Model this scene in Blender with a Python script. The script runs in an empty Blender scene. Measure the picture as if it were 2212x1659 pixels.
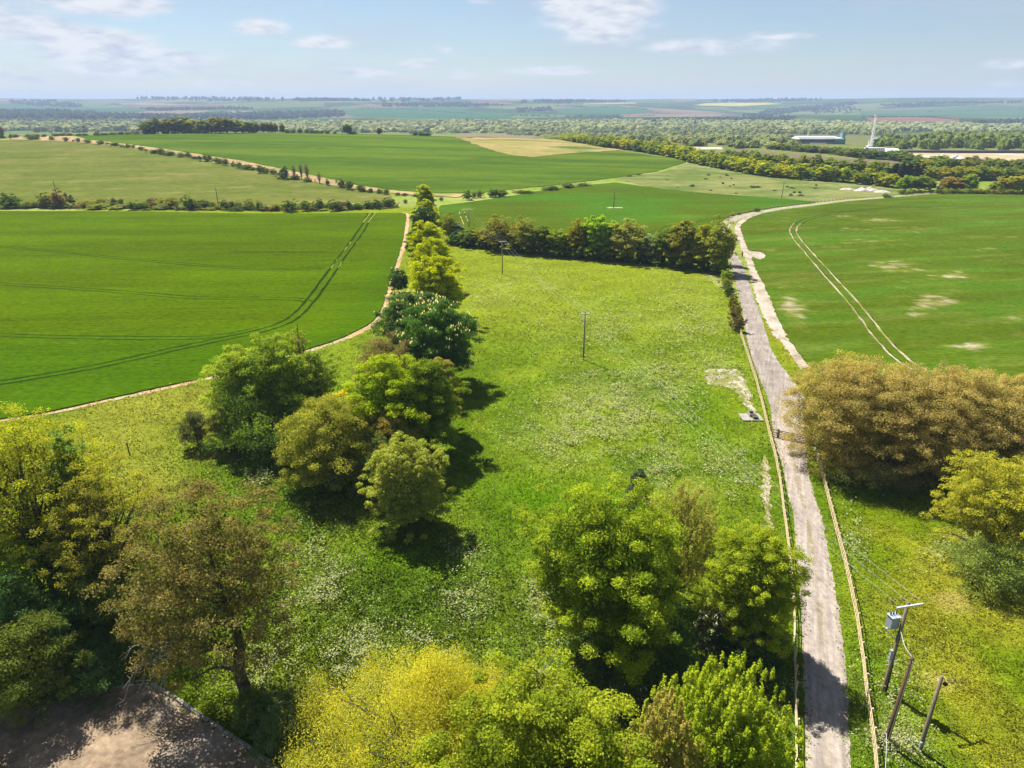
import bpy, math, random
import numpy as np
from mathutils import Vector
from mathutils.geometry import delaunay_2d_cdt
SC = bpy.context.scene
COL = SC.collection
# ------------------------------------------------------------------ camera model (photo read at 2212 x 1659)
FPX, CX, CY, HC = 1533.0, 1106.0, 829.5, 44.0
PIT = math.radians(21.6); CP, SP = math.cos(PIT), math.sin(PIT)
cam = bpy.data.cameras.new('camera'); co = bpy.data.objects.new('camera', cam); COL.objects.link(co)
co.location = (0, 0, HC); co.rotation_euler = (math.pi/2 - PIT, 0, 0)
cam.sensor_width = 36; cam.lens = 36*FPX/2212; cam.clip_end = 60000; cam.clip_start = 0.5
SC.camera = co

def lattice(ix, iy, seed):
    n = (ix.astype(np.int64)*374761393 + iy.astype(np.int64)*668265263 + seed*974711) & 0x7fffffff
    n = ((n ^ (n >> 13)) * 1274126177) & 0x7fffffff
    n = ((n ^ (n >> 16)) * 2246822519) & 0x7fffffff
    return (n & 0xffff)/65535.0
def vnoise(x, y, seed=0):
    x = np.asarray(x, float); y = np.asarray(y, float)
    ix = np.floor(x); iy = np.floor(y); fx = x-ix; fy = y-iy
    fx = fx*fx*(3-2*fx); fy = fy*fy*(3-2*fy)
    a = lattice(ix, iy, seed); b = lattice(ix+1, iy, seed); c = lattice(ix, iy+1, seed); d = lattice(ix+1, iy+1, seed)
    return (a*(1-fx)+b*fx)*(1-fy) + (c*(1-fx)+d*fx)*fy
def fbm(x, y, seed=0, octv=4):
    s = 0; a = .5; t = 0
    for k in range(octv):
        s = s + a*vnoise(np.asarray(x)*2**k, np.asarray(y)*2**k, seed+k*17); t += a; a *= .5
    return s/t
def ss(a, b, x):
    t = np.clip((x-a)/(b-a), 0, 1); return t*t*(3-2*t)
def ter(X, Y):
    X = np.asarray(X, float); Y = np.asarray(Y, float)
    gx = np.exp(-0.5*((X+300)/290)**2)
    gy = ss(340, 760, Y)*(1-ss(800, 1250, Y))
    z = 15*gx*gy
    z = z - 20*ss(650, 1700, Y)
    r = np.sqrt(X*X+Y*Y)
    ridge = 102 + 10*(fbm(X/2600+3, Y*0+.5, 5, 3)-.5)*2
    z = z + ridge*ss(3300, 8300, r)
    z = z + 60*(fbm(X/1700, Y/1100, 11, 2)-.5)*ss(2800, 4800, r)*(1-.55*ss(7000, 9000, r))
    z = z + 0.5*(fbm(X/40, Y/40, 3, 2)-.5)*ss(20, 60, Y)
    return z
def project(X, Y, Z):
    dz = Z-HC
    zd = Y*CP - dz*SP; up = Y*SP + dz*CP
    return CX + FPX*X/zd, CY - FPX*up/zd
TS = np.concatenate([np.arange(15, 1500, 3.0), np.geomspace(1500, 16000, 700)])
def at(u, v):
    """ground point seen at photo pixel (u, v)"""
    a = (u-CX)/FPX; b = (v-CY)/FPX
    d = np.array([a, CP - b*SP, -SP - b*CP]); d = d/np.hypot(d[0], d[1])
    X = d[0]*TS; Y = d[1]*TS; Z = HC + d[2]*TS
    g = Z - ter(X, Y)
    k = np.argmax(g < 0)
    if g[k] >= 0: k = len(TS)-1
    lo, hi = TS[max(k-1, 0)], TS[k]
    for _ in range(25):
        m = .5*(lo+hi)
        if HC + d[2]*m - ter(d[0]*m, d[1]*m) < 0: hi = m
        else: lo = m
    return np.array([d[0]*hi, d[1]*hi])
def atz(u, v, z=0.0):
    """vectorised, flat near ground"""
    a = (np.asarray(u, float)-CX)/FPX; b = (np.asarray(v, float)-CY)/FPX
    dy = CP - b*SP; dz = -SP - b*CP
    t = (z-HC)/dz
    return a*t, dy*t
def top_z(Y, v):
    k = (CY-v)/FPX
    return HC + Y*(k*CP - SP)/(CP + k*SP)
def depth(Y, z): return Y*CP + (HC-z)*SP
def P(*uv): return [tuple(at(u, v)) for u, v in uv]
def smooth(pts, n=6, closed=False):
    pts = [np.array(p, float) for p in pts]; out = []; m = len(pts)
    for i in range(m if closed else m-1):
        p1, p2 = pts[i], pts[(i+1) % m]
        p0 = pts[i-1] if (closed or i > 0) else 2*p1-p2
        p3 = pts[(i+2) % m] if (closed or i < m-2) else 2*p2-p1
        for k in range(n):
            t = k/n
            out.append(.5*((2*p1)+(-p0+p2)*t+(2*p0-5*p1+4*p2-p3)*t*t+(-p0+3*p1-3*p2+p3)*t**3))
    if not closed: out.append(pts[-1])
    return [tuple(o) for o in out]
def inpoly(X, Y, poly):
    X = np.asarray(X); Y = np.asarray(Y); c = np.zeros(X.shape, bool); n = len(poly); j = n-1
    for i in range(n):
        xi, yi = poly[i]; xj, yj = poly[j]
        c ^= ((yi > Y) != (yj > Y)) & (X < (xj-xi)*(Y-yi)/((yj-yi) + 1e-12) + xi)
        j = i
    return c
# ------------------------------------------------------------------ object helpers
def props(o, label=None, cat=None, group=None, kind=None):
    if label: o['label'] = label
    if cat: o['category'] = cat
    if group: o['group'] = group
    if kind: o['kind'] = kind
    return o
def empty(name, loc, label, cat, group=None, rz=0):
    o = bpy.data.objects.new(name, None); COL.objects.link(o); o.location = loc; o.rotation_euler = (0, 0, rz)
    o.empty_display_size = .5
    return props(o, label, cat, group)
def mesh_np(name, V, F, cols=None, smoothf=False, mats=(), midx=None):
    """V (n,3); F list/array of equal-size faces or list of arrays"""
    me = bpy.data.meshes.new(name)
    V = np.asarray(V, np.float32)
    blocks = F if isinstance(F, list) and len(F) and isinstance(F[0], np.ndarray) and F[0].ndim == 2 else [np.asarray(F)]
    li = np.concatenate([b.reshape(-1) for b in blocks]).astype(np.int32)
    ls = np.concatenate([np.full(len(b), b.shape[1]) for b in blocks])
    st = np.concatenate([[0], np.cumsum(ls)[:-1]]).astype(np.int32)
    me.vertices.add(len(V)); me.vertices.foreach_set('co', V.reshape(-1))
    me.loops.add(len(li)); me.loops.foreach_set('vertex_index', li)
    me.polygons.add(len(ls)); me.polygons.foreach_set('loop_start', st)
    if midx is not None: me.polygons.foreach_set('material_index', np.asarray(midx, np.int32))
    me.polygons.foreach_set('use_smooth', np.full(len(ls), bool(smoothf)))
    if cols is not None:
        at_ = me.attributes.new('Col', 'FLOAT_COLOR', 'POINT')
        c4 = np.ones((len(V), 4), np.float32); c4[:, :3] = cols
        at_.data.foreach_set('color', c4.reshape(-1))
    me.update(calc_edges=True)
    for m in mats: me.materials.append(m)
    return me
def obj(name, me, parent=None, color=None, loc=None):
    o = bpy.data.objects.new(name, me); COL.objects.link(o)
    if parent is not None: o.parent = parent
    if color is not None: o.color = (*color, 1)
    if loc is not None: o.location = loc
    return o
# ------------------------------------------------------------------ materials
def new_mat(name):
    m = bpy.data.materials.new(name); m.use_nodes = True; nt = m.node_tree; nt.nodes.clear()
    return m, nt, nt.nodes.new('ShaderNodeOutputMaterial')
def N(nt, typ, **kw):
    n = nt.nodes.new(typ)
    for k, v in kw.items():
        if k.startswith('i_'):
            key = k[2:]; key = int(key) if key.isdigit() else key.replace('_', ' ')
            n.inputs[key].default_value = v
        else: setattr(n, k, v)
    return n
def noise_val(nt, scale, stretch=(1, 1, 1), detail=4, rough=.6, rot=0):
    g = N(nt, 'ShaderNodeNewGeometry'); mp = N(nt, 'ShaderNodeMapping')
    mp.vector_type = 'TEXTURE'; mp.inputs['Scale'].default_value = tuple(1/s for s in stretch); mp.inputs['Rotation'].default_value = (0, 0, rot)
    nt.links.new(g.outputs['Position'], mp.inputs['Vector'])
    no = N(nt, 'ShaderNodeTexNoise'); no.inputs['Scale'].default_value = scale
    no.inputs['Detail'].default_value = detail; no.inputs['Roughness'].default_value = rough
    nt.links.new(mp.outputs[0], no.inputs['Vector'])
    return no.outputs['Fac']
def rng_map(nt, s, a, b, c, d):
    r = N(nt, 'ShaderNodeMapRange'); nt.links.new(s, r.inputs[0])
    for i, v in enumerate((a, b, c, d)): r.inputs[i+1].default_value = v
    return r.outputs[0]
def mul(nt, a, b):
    m = N(nt, 'ShaderNodeMath', operation='MULTIPLY'); nt.links.new(a, m.inputs[0]); nt.links.new(b, m.inputs[1]); return m.outputs[0]
def vscale(nt, col, fac):
    m = N(nt, 'ShaderNodeVectorMath', operation='SCALE'); nt.links.new(col, m.inputs[0]); nt.links.new(fac, m.inputs['Scale']); return m.outputs[0]
def ground_mat(name, layers, bump=(0.6, .25), rough=.95, spec=0., tint=None, gain=.74):
    """colour comes from the mesh's own Col attribute, varied by procedural noise layers (scale, stretch, lo, hi, rot)"""
    m, nt, out = new_mat(name)
    a = N(nt, 'ShaderNodeAttribute', attribute_name='Col'); gs = N(nt, 'ShaderNodeVectorMath', operation='SCALE'); nt.links.new(a.outputs['Color'], gs.inputs[0]); gs.inputs['Scale'].default_value = gain; col = gs.outputs[0]
    first = None
    for (sc, st, lo, hi, rot) in layers:
        nv = noise_val(nt, sc, st, rot=rot); first = first or nv
        col = vscale(nt, col, rng_map(nt, nv, .3, .7, lo, hi))
    if tint:
        nv = noise_val(nt, tint[0], (1, 1, 1)); mx = N(nt, 'ShaderNodeMix', data_type='RGBA', blend_type='MULTIPLY')
        nt.links.new(rng_map(nt, nv, .42, .62, 0, 1), mx.inputs[0]); nt.links.new(col, mx.inputs[6]); mx.inputs[7].default_value = (*tint[1], 1)
        col = mx.outputs[2]
    b = N(nt, 'ShaderNodeBsdfPrincipled'); b.inputs['Roughness'].default_value = rough; b.inputs['Specular IOR Level'].default_value = spec
    nt.links.new(col, b.inputs['Base Color'])
    if bump:
        bp = N(nt, 'ShaderNodeBump'); bp.inputs['Strength'].default_value = bump[0]; bp.inputs['Distance'].default_value = bump[1]
        nt.links.new(first, bp.inputs['Height']); nt.links.new(bp.outputs[0], b.inputs['Normal'])
    nt.links.new(b.outputs[0], out.inputs[0]); return m
def plain_mat(name, col, rough=.8, metal=0, spec=.3, var=.25, scale=6, stretch=(1, 1, 1)):
    m, nt, out = new_mat(name)
    b = N(nt, 'ShaderNodeBsdfPrincipled'); b.inputs['Roughness'].default_value = rough; b.inputs['Metallic'].default_value = metal
    b.inputs['Specular IOR Level'].default_value = spec
    rgb = N(nt, 'ShaderNodeRGB'); rgb.outputs[0].default_value = (*col, 1)
    c = vscale(nt, rgb.outputs[0], rng_map(nt, noise_val(nt, scale, stretch), .3, .7, 1-var, 1+var))
    nt.links.new(c, b.inputs['Base Color']); nt.links.new(b.outputs[0], out.inputs[0]); return m
def leaf_mat(name, trans=.38, tcol=(1.25, 1.1, .45), gloss=.012, gain=1.0):
    m, nt, out = new_mat(name)
    a = N(nt, 'ShaderNodeAttribute', attribute_name='Col'); oi = N(nt, 'ShaderNodeObjectInfo')
    mx = N(nt, 'ShaderNodeVectorMath', operation='MULTIPLY'); nt.links.new(a.outputs['Color'], mx.inputs[0]); nt.links.new(oi.outputs['Color'], mx.inputs[1])
    gn = N(nt, 'ShaderNodeVectorMath', operation='SCALE'); nt.links.new(mx.outputs[0], gn.inputs[0]); gn.inputs['Scale'].default_value = gain; mx = gn
    tm = N(nt, 'ShaderNodeVectorMath', operation='MULTIPLY'); nt.links.new(mx.outputs[0], tm.inputs[0]); tm.inputs[1].default_value = tcol
    d = N(nt, 'ShaderNodeBsdfDiffuse'); nt.links.new(mx.outputs[0], d.inputs[0])
    t = N(nt, 'ShaderNodeBsdfTranslucent'); nt.links.new(tm.outputs[0], t.inputs[0])
    g = N(nt, 'ShaderNodeBsdfGlossy'); g.inputs['Roughness'].default_value = .45; g.inputs[0].default_value = (.8, .85, .9, 1)
    s1 = N(nt, 'ShaderNodeMixShader'); s1.inputs[0].default_value = trans; nt.links.new(d.outputs[0], s1.inputs[1]); nt.links.new(t.outputs[0], s1.inputs[2])
    s2 = N(nt, 'ShaderNodeMixShader'); s2.inputs[0].default_value = gloss; nt.links.new(s1.outputs[0], s2.inputs[1]); nt.links.new(g.outputs[0], s2.inputs[2])
    nt.links.new(s2.outputs[0], out.inputs[0]); return m
M_LEAF = leaf_mat('foliage', .42, (1.25, 1.15, .35), .0, 1.72)
M_FAR = leaf_mat('distant_foliage', .35, (1.15, 1.05, .5), .0, 1.5)
M_BARK = plain_mat('bark', (.085, .065, .045), .95, var=.45, scale=3, stretch=(1, 1, .25))
M_WOOD = plain_mat('new_timber', (.50, .385, .225), .75, var=.25, scale=4)
M_OLDWOOD = plain_mat('weathered_pole', (.16, .125, .085), .9, var=.35, scale=5, stretch=(4, 4, .3))
M_REDWOOD = plain_mat('creosoted_pole', (.085, .045, .028), .8, var=.35, scale=5, stretch=(4, 4, .3))
M_STEEL = plain_mat('galvanised_steel', (.55, .56, .56), .45, metal=.4, var=.12)
M_GREY = plain_mat('grey_paint', (.27, .31, .35), .5, var=.1)
M_DARK = plain_mat('dark_rubber', (.02, .02, .022), .6, var=.2)
M_CONC = plain_mat('concrete', (.24, .22, .19), .9, var=.25, scale=2)
M_WHITE = plain_mat('white_cladding', (.75, .76, .77), .5, var=.08, scale=.3)
M_GLASSY = plain_mat('dark_glazing', (.05, .07, .09), .15, spec=.6, var=.2, scale=.4)
M_ROOF = plain_mat('grey_roofing', (.28, .30, .32), .7, var=.2, scale=.3)
M_BLUE = plain_mat('teal_cladding', (.10, .22, .27), .5, var=.1, scale=.3)
M_PORC = plain_mat('brown_porcelain', (.06, .03, .02), .25, spec=.6)
# ------------------------------------------------------------------ light
SUN_EL, SUN_AZ = math.radians(53), math.radians(-35)          # azimuth from +Y, clockwise positive
sd = Vector((math.sin(SUN_AZ)*math.cos(SUN_EL), math.cos(SUN_AZ)*math.cos(SUN_EL), math.sin(SUN_EL)))
sl = bpy.data.lights.new('sun', 'SUN'); sl.energy = 5; sl.angle = math.radians(.5); sl.color = (1, .955, .87)
so = bpy.data.objects.new('sun', sl); COL.objects.link(so); so.rotation_euler = (-sd).to_track_quat('-Z', 'Y').to_euler(); so.location = (0, 0, 400)
w = bpy.data.worlds.new('World'); SC.world = w; w.use_nodes = True; nt = w.node_tree; nt.nodes.clear()
out = nt.nodes.new('ShaderNodeOutputWorld'); bg = nt.nodes.new('ShaderNodeBackground'); nt.links.new(bg.outputs[0], out.inputs[0])
sky = nt.nodes.new('ShaderNodeTexSky'); sky.sky_type = 'NISHITA'; sky.sun_disc = False; sky.sun_elevation = SUN_EL; sky.sun_rotation = SUN_AZ % (2*math.pi)
sky.altitude = 100; sky.air_density = 1.0; sky.dust_density = .3; sky.ozone_density = 4.5
bg.inputs[1].default_value = .043
tc = nt.nodes.new('ShaderNodeTexCoord'); sep = nt.nodes.new('ShaderNodeSeparateXYZ'); nt.links.new(tc.outputs['Generated'], sep.inputs[0])
def wm(op, a, b=None, clamp=False):
    n = nt.nodes.new('ShaderNodeMath'); n.operation = op; n.use_clamp = clamp
    for i, x in enumerate((a, b)):
        if x is None: continue
        if isinstance(x, (int, float)): n.inputs[i].default_value = x
        else: nt.links.new(x, n.inputs[i])
    return n.outputs[0]
az = wm('ARCTAN2', sep.outputs[0], sep.outputs[1]); el = wm('ARCSINE', sep.outputs[2])
def azel(u, v):
    a = (u-CX)/FPX; b = (v-CY)/FPX; d = np.array([a, CP-b*SP, -SP-b*CP]); d /= np.linalg.norm(d)
    return math.atan2(d[0], d[1]), math.asin(d[2])
cv = nt.nodes.new('ShaderNodeCombineXYZ'); nt.links.new(az, cv.inputs[0]); nt.links.new(el, cv.inputs[1])
# cumulus: (u, v, half width px, half height px, strength)
CLOUDS = [(30, 62, 95, 32, 1.0), (200, 95, 125, 26, 1.05), (255, 120, 150, 18, 1.1), (250, 150, 130, 17, 1.0), (420, 135, 130, 20, .62), (240, 8, 120, 22, 1.05), (300, 20, 70, 12, .8),
          (565, 60, 58, 15, .95), (690, 92, 58, 13, 1.0), (905, 138, 55, 10, 1.0), (800, 155, 75, 11, .8), (1300, 30, 130, 48, 1.12), (1275, 62, 75, 16, .9), (1180, 45, 30, 14, .6),
          (1200, 153, 110, 9, .9), (1550, 102, 150, 16, .72), (1700, 78, 90, 8, .6), (40, 20, 80, 20, .6), (0, 155, 25, 10, .9), (75, 172, 45, 7, .7), (470, 180, 70, 8, .55),
          (700, 178, 90, 8, .5), (1000, 165, 60, 9, .5), (2190, 137, 50, 9, .6), (2190, 180, 50, 6, .5), (1030, 2, 40, 8, .7), (965, 108, 30, 9, .6), (2180, 205, 60, 5, .4), (1120, 195, 60, 5, .5)]
total = None
for (u, v, hw, hh, st) in CLOUDS:
    a0, e0 = azel(u, v)
    s = nt.nodes.new('ShaderNodeVectorMath'); s.operation = 'SUBTRACT'; nt.links.new(cv.outputs[0], s.inputs[0]); s.inputs[1].default_value = (a0, e0, 0)
    k = nt.nodes.new('ShaderNodeVectorMath'); k.operation = 'MULTIPLY'; nt.links.new(s.outputs[0], k.inputs[0]); k.inputs[1].default_value = (FPX/(hw*1.12), FPX/(hh*1.25), 0)
    l = nt.nodes.new('ShaderNodeVectorMath'); l.operation = 'LENGTH'; nt.links.new(k.outputs[0], l.inputs[0])
    mr = nt.nodes.new('ShaderNodeMapRange'); mr.interpolation_type = 'SMOOTHSTEP'; nt.links.new(l.outputs['Value'], mr.inputs[0])
    mr.inputs[1].default_value = 0; mr.inputs[2].default_value = 1.45; mr.inputs[3].default_value = st*1.12; mr.inputs[4].default_value = 0
    total = mr.outputs[0] if total is None else wm('MAXIMUM', total, mr.outputs[0])
def cnoise(sx, sy, scale, off, detail=7, rough=.58):
    mp = nt.nodes.new('ShaderNodeMapping'); mp.inputs['Scale'].default_value = (sx, sy, 1); mp.inputs['Location'].default_value = (off, off*.7, 0)
    nt.links.new(cv.outputs[0], mp.inputs[0]); n = nt.nodes.new('ShaderNodeTexNoise'); n.inputs['Scale'].default_value = scale
    n.inputs['Detail'].default_value = detail; n.inputs['Roughness'].default_value = rough; nt.links.new(mp.outputs[0], n.inputs[0]); return n.outputs['Fac']
n1 = cnoise(1, 2.4, 16, 3.1, 7, .55)
dens = wm('ADD', wm('MULTIPLY', total, .82), wm('MULTIPLY', wm('SUBTRACT', n1, .5), 1.25))
mask = nt.nodes.new('ShaderNodeMapRange'); mask.interpolation_type = 'SMOOTHSTEP'; nt.links.new(dens, mask.inputs[0]); mask.inputs[1].default_value = .2; mask.inputs[2].default_value = .74; mask.inputs[3].default_value = 0; mask.inputs[4].default_value = .95
n2 = cnoise(1, 3.4, 24, 7.7, 4)
thin = nt.nodes.new('ShaderNodeMapRange'); thin.interpolation_type = 'SMOOTHSTEP'; nt.links.new(cnoise(1, 6, 5, 1.3, 6), thin.inputs[0]); thin.inputs[1].default_value = .38; thin.inputs[2].default_value = .75; thin.inputs[3].default_value = .16; thin.inputs[4].default_value = .5
shade = nt.nodes.new('ShaderNodeMapRange'); nt.links.new(n2, shade.inputs[0]); shade.inputs[1].default_value = .30; shade.inputs[2].default_value = .58
cc = nt.nodes.new('ShaderNodeMix'); cc.data_type = 'RGBA'; nt.links.new(shade.outputs[0], cc.inputs[0]); cc.inputs[6].default_value = (5.2, 5.9, 7.1, 1); cc.inputs[7].default_value = (8.3, 8.5, 8.9, 1)
m1 = nt.nodes.new('ShaderNodeMix'); m1.data_type = 'RGBA'; nt.links.new(thin.outputs[0], m1.inputs[0]); nt.links.new(sky.outputs[0], m1.inputs[6]); m1.inputs[7].default_value = (5.4, 5.9, 6.7, 1)
m2 = nt.nodes.new('ShaderNodeMix'); m2.data_type = 'RGBA'; nt.links.new(mask.outputs[0], m2.inputs[0]); nt.links.new(m1.outputs[2], m2.inputs[6]); nt.links.new(cc.outputs[2], m2.inputs[7])
nt.links.new(m2.outputs[2], bg.inputs[0])
vs = SC.view_settings; vs.view_transform = 'Standard'; vs.look = 'None'; vs.exposure = 1.3; vs.gamma = 1; vs.use_curve_mapping = False
SC.cycles.use_denoising = True
SC.cycles.max_bounces = 10; SC.cycles.diffuse_bounces = 4; SC.cycles.transmission_bounces = 5; SC.cycles.volume_bounces = 0; SC.cycles.transparent_max_bounces = 4
SC.cycles.sample_clamp_indirect = 4
# ------------------------------------------------------------------ haze: even pale air round the whole place
HAZE = 1.08e-4
def haze():
    x, y0, y1, z0, z1 = 17000, -17000, 17000, -60, 190
    V = [(-x, y0, z0), (x, y0, z0), (x, y1, z0), (-x, y1, z0), (-x, y0, z1), (x, y0, z1), (x, y1, z1), (-x, y1, z1)]
    F = np.array([(0, 3, 2, 1), (4, 5, 6, 7), (0, 1, 5, 4), (1, 2, 6, 5), (2, 3, 7, 6), (3, 0, 4, 7)])
    m, nt, out = new_mat('haze_air'); v = N(nt, 'ShaderNodeVolumePrincipled')
    v.inputs['Color'].default_value = (.50, .64, .90, 1); v.inputs['Density'].default_value = HAZE; v.inputs['Anisotropy'].default_value = 0
    nt.links.new(v.outputs[0], out.inputs['Volume'])
    o = obj('haze', mesh_np('haze', V, F, mats=[m])); props(o, kind='stuff'); o.display_type = 'WIRE'
haze()
# ------------------------------------------------------------------ colours (linear albedo)
C_WHEAT = np.array((.066, .110, .000)); C_WHEAT2 = np.array((.068, .106, .005)); C_PALE = np.array((.150, .190, .035)); C_TAN = np.array((.27, .24, .075))
C_SOIL = np.array((.40, .27, .15)); C_CHALK = np.array((.50, .435, .335)); C_GRASS = np.array((.125, .18, .022))
def const(c): return lambda X, Y: np.tile(np.asarray(c, float), (len(X), 1))
def resample(poly, step, jit, rng):
    out = []; n = len(poly)
    for i in range(n):
        a = np.array(poly[i], float); b = np.array(poly[(i+1) % n], float); L = np.linalg.norm(b-a)
        k = max(1, int(L/step)); nrm = np.array((-(b-a)[1], (b-a)[0]))/(L+1e-9)
        for j in range(k):
            p = a+(b-a)*j/k
            if j: p = p+nrm*rng.normal(0, jit)
            out.append(tuple(p))
    return out
def sheet_geo(poly, res, off, colf, jit=.15, skirt=0., step=None):
    rng = np.random.default_rng(len(poly)*7+int(abs(poly[0][0])*3))
    poly = resample(poly, step or res, jit, rng)
    xs = [p[0] for p in poly]; ys = [p[1] for p in poly]
    gx, gy = np.meshgrid(np.arange(min(xs), max(xs), res), np.arange(min(ys), max(ys), res))
    gx = gx.ravel()+rng.uniform(-.3, .3, gx.size)*res; gy = gy.ravel()+rng.uniform(-.3, .3, gy.size)*res
    k = inpoly(gx, gy, poly); gx, gy = gx[k], gy[k]
    ox, oy = (min(xs)+max(xs))/2, (min(ys)+max(ys))/2
    vin = [Vector((p[0]-ox, p[1]-oy)) for p in poly]+[Vector((a-ox, b-oy)) for a, b in zip(gx, gy)]
    n = len(poly)
    r = delaunay_2d_cdt(vin, [(i, (i+1) % n) for i in range(n)], [list(range(n))], 1, 1e-4)
    xy = np.array([(p[0]+ox, p[1]+oy) for p in r[0]]); F = np.array([f for f in r[2] if len(f) == 3])
    a, b, c = xy[F[:, 0]], xy[F[:, 1]], xy[F[:, 2]]
    ar = (b[:, 0]-a[:, 0])*(c[:, 1]-a[:, 1])-(b[:, 1]-a[:, 1])*(c[:, 0]-a[:, 0])
    F[ar < 0] = F[ar < 0][:, ::-1]
    V = np.column_stack([xy, ter(xy[:, 0], xy[:, 1])+off]); cols = colf(xy[:, 0], xy[:, 1])
    if skirt:
        q = np.array(poly); zt = ter(q[:, 0], q[:, 1]); m = len(V)
        V = np.vstack([V, np.column_stack([q, zt+off]), np.column_stack([q, zt+off-skirt])])
        cc = colf(q[:, 0], q[:, 1]); cols = np.vstack([cols, cc, cc])
        i = np.arange(n); j = (i+1) % n
        S = np.column_stack([m+i, m+n+i, m+n+j, m+j]); return V, [F, S], cols
    return V, [F], cols
def ribbon_geo(line, width, off, col, n=5, jit=.06, sm=True, col2=None):
    rng = np.random.default_rng(len(line)+int(abs(line[0][0])*10))
    p = np.array(smooth(line, n) if sm else line); d = np.gradient(p, axis=0); d /= (np.linalg.norm(d, axis=1)[:, None]+1e-9)
    nr = np.column_stack([-d[:, 1], d[:, 0]]); wj = width*.5*(1+rng.uniform(-.35, .35, len(p)))[:, None]
    nr2 = rng.normal(0, jit, len(p))[:, None]
    L = p+nr*(wj+nr2); R = p-nr*(wj-nr2)
    xy = np.vstack([L, R]); k = len(p); i = np.arange(k-1)
    V = np.column_stack([xy, ter(xy[:, 0], xy[:, 1])+off]); F = np.column_stack([k+i, k+i+1, i+1, i])
    c = np.tile(col, (2*k, 1)).astype(float)
    if col2 is not None:
        t = (fbm(xy[:, 0]/4, xy[:, 1]/4, 9, 2) > .5)[:, None]; c = np.where(t, c, np.array(col2))
    return V, [F], c
def join_geo(parts):
    Vs, Fs, Cs, o = [], [], [], 0
    for V, F, c in parts:
        Vs.append(V); Cs.append(c); Fs += [f+o for f in F]; o += len(V)
    return np.vstack(Vs), Fs, np.vstack(Cs)
def land(name, geo, mat, sm=True):
    V, F, c = geo
    return props(obj(name, mesh_np(name, V, F, c, sm, [mat])), kind='structure')
Gs = lambda X, Y, u0, v0, su, sv: (lambda uv: np.exp(-((uv[0]-u0)/su)**2-((uv[1]-v0)/sv)**2))(project(X, Y, 0*X))
def lerp(c, c2, t): return c+(np.asarray(c2)-c)*np.clip(t, 0, 1)[:, None]
M_GROUND = None
def ground():
    """one sheet out to and past the far ridge"""
    m, nt, out = new_mat('ground_grass')
    a = N(nt, 'ShaderNodeAttribute', attribute_name='Col'); g = N(nt, 'ShaderNodeNewGeometry')
    mp = N(nt, 'ShaderNodeMapping'); mp.inputs['Scale'].default_value = (1/420, 1/330, 0); mp.inputs['Rotation'].default_value = (0, 0, .25)
    nd = N(nt, 'ShaderNodeTexNoise'); nd.inputs['Scale'].default_value = 1.2; nd.inputs['Detail'].default_value = 2
    nt.links.new(g.outputs['Position'], mp.inputs[0]); nt.links.new(mp.outputs[0], nd.inputs[0])
    ad = N(nt, 'ShaderNodeVectorMath', operation='MULTIPLY_ADD'); nt.links.new(nd.outputs['Color'], ad.inputs[0]); ad.inputs[1].default_value = (.5, .5, 0); nt.links.new(mp.outputs[0], ad.inputs[2])
    vo = N(nt, 'ShaderNodeTexVoronoi'); vo.inputs['Scale'].default_value = 1; vo.inputs['Randomness'].default_value = .85; nt.links.new(ad.outputs[0], vo.inputs[0])
    sx = N(nt, 'ShaderNodeSeparateColor'); nt.links.new(vo.outputs['Color'], sx.inputs[0])
    cr = N(nt, 'ShaderNodeValToRGB'); cr.color_ramp.interpolation = 'CONSTANT'; nt.links.new(sx.outputs[0], cr.inputs[0])
    pal = [(0, (.03, .062, .016)), (.18, (.025, .055, .016)), (.34, (.075, .105, .03)), (.48, (.04, .085, .02)), (.6, (.13, .09, .065)), (.69, (.02, .04, .014)), (.8, (.10, .125, .045)), (.9, (.16, .12, .08)), (.96, (.035, .065, .018))]
    el = cr.color_ramp.elements
    while len(el) < len(pal): el.new(.5)
    for e, (p, c) in zip(el, pal): e.position = p; e.color = (*c, 1)
    sp = N(nt, 'ShaderNodeSeparateXYZ'); nt.links.new(g.outputs['Position'], sp.inputs[0])
    mx = N(nt, 'ShaderNodeMix', data_type='RGBA'); nt.links.new(rng_map(nt, sp.outputs[1], 1500, 1900, 0, 1), mx.inputs[0])
    nt.links.new(a.outputs['Color'], mx.inputs[6]); nt.links.new(cr.outputs[0], mx.inputs[7])
    c = vscale(nt, mx.outputs[2], rng_map(nt, noise_val(nt, .35), .3, .7, .75, 1.25)); c = vscale(nt, c, rng_map(nt, noise_val(nt, .01), .3, .7, .8, 1.2))
    b = N(nt, 'ShaderNodeBsdfPrincipled'); b.inputs['Roughness'].default_value = .95; b.inputs['Specular IOR Level'].default_value = 0
    nt.links.new(c, b.inputs['Base Color']); nt.links.new(b.outputs[0], out.inputs[0])
    na, nr = 720, 380
    rr = np.concatenate([[4], np.geomspace(10, 16000, nr-1)]); aa = np.arange(na)*2*math.pi/na
    R, A = np.meshgrid(rr, aa, indexing='ij'); X = (R*np.sin(A)).ravel(); Y = (R*np.cos(A)).ravel()
    V = np.column_stack([X, Y, ter(X, Y)]); i, j = np.meshgrid(np.arange(nr-1), np.arange(na), indexing='ij'); i = i.ravel(); j = j.ravel(); j2 = (j+1) % na
    F = np.column_stack([i*na+j, i*na+j2, (i+1)*na+j2, (i+1)*na+j])[:, ::-1]
    t = fbm(X/30, Y/30, 2, 3)
    col = lerp(np.tile(C_GRASS, (len(X), 1)), (.2, .22, .06), (t-.35)*2.4)
    col = lerp(col, (.105, .115, .04), ss(560, 700, Y)*(X > 60)*.85+ss(900, 1000, Y)*.5)
    V = np.vstack([V, [(0, 0, float(ter(0., 0.)))]]); col = np.vstack([col, C_GRASS])
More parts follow.
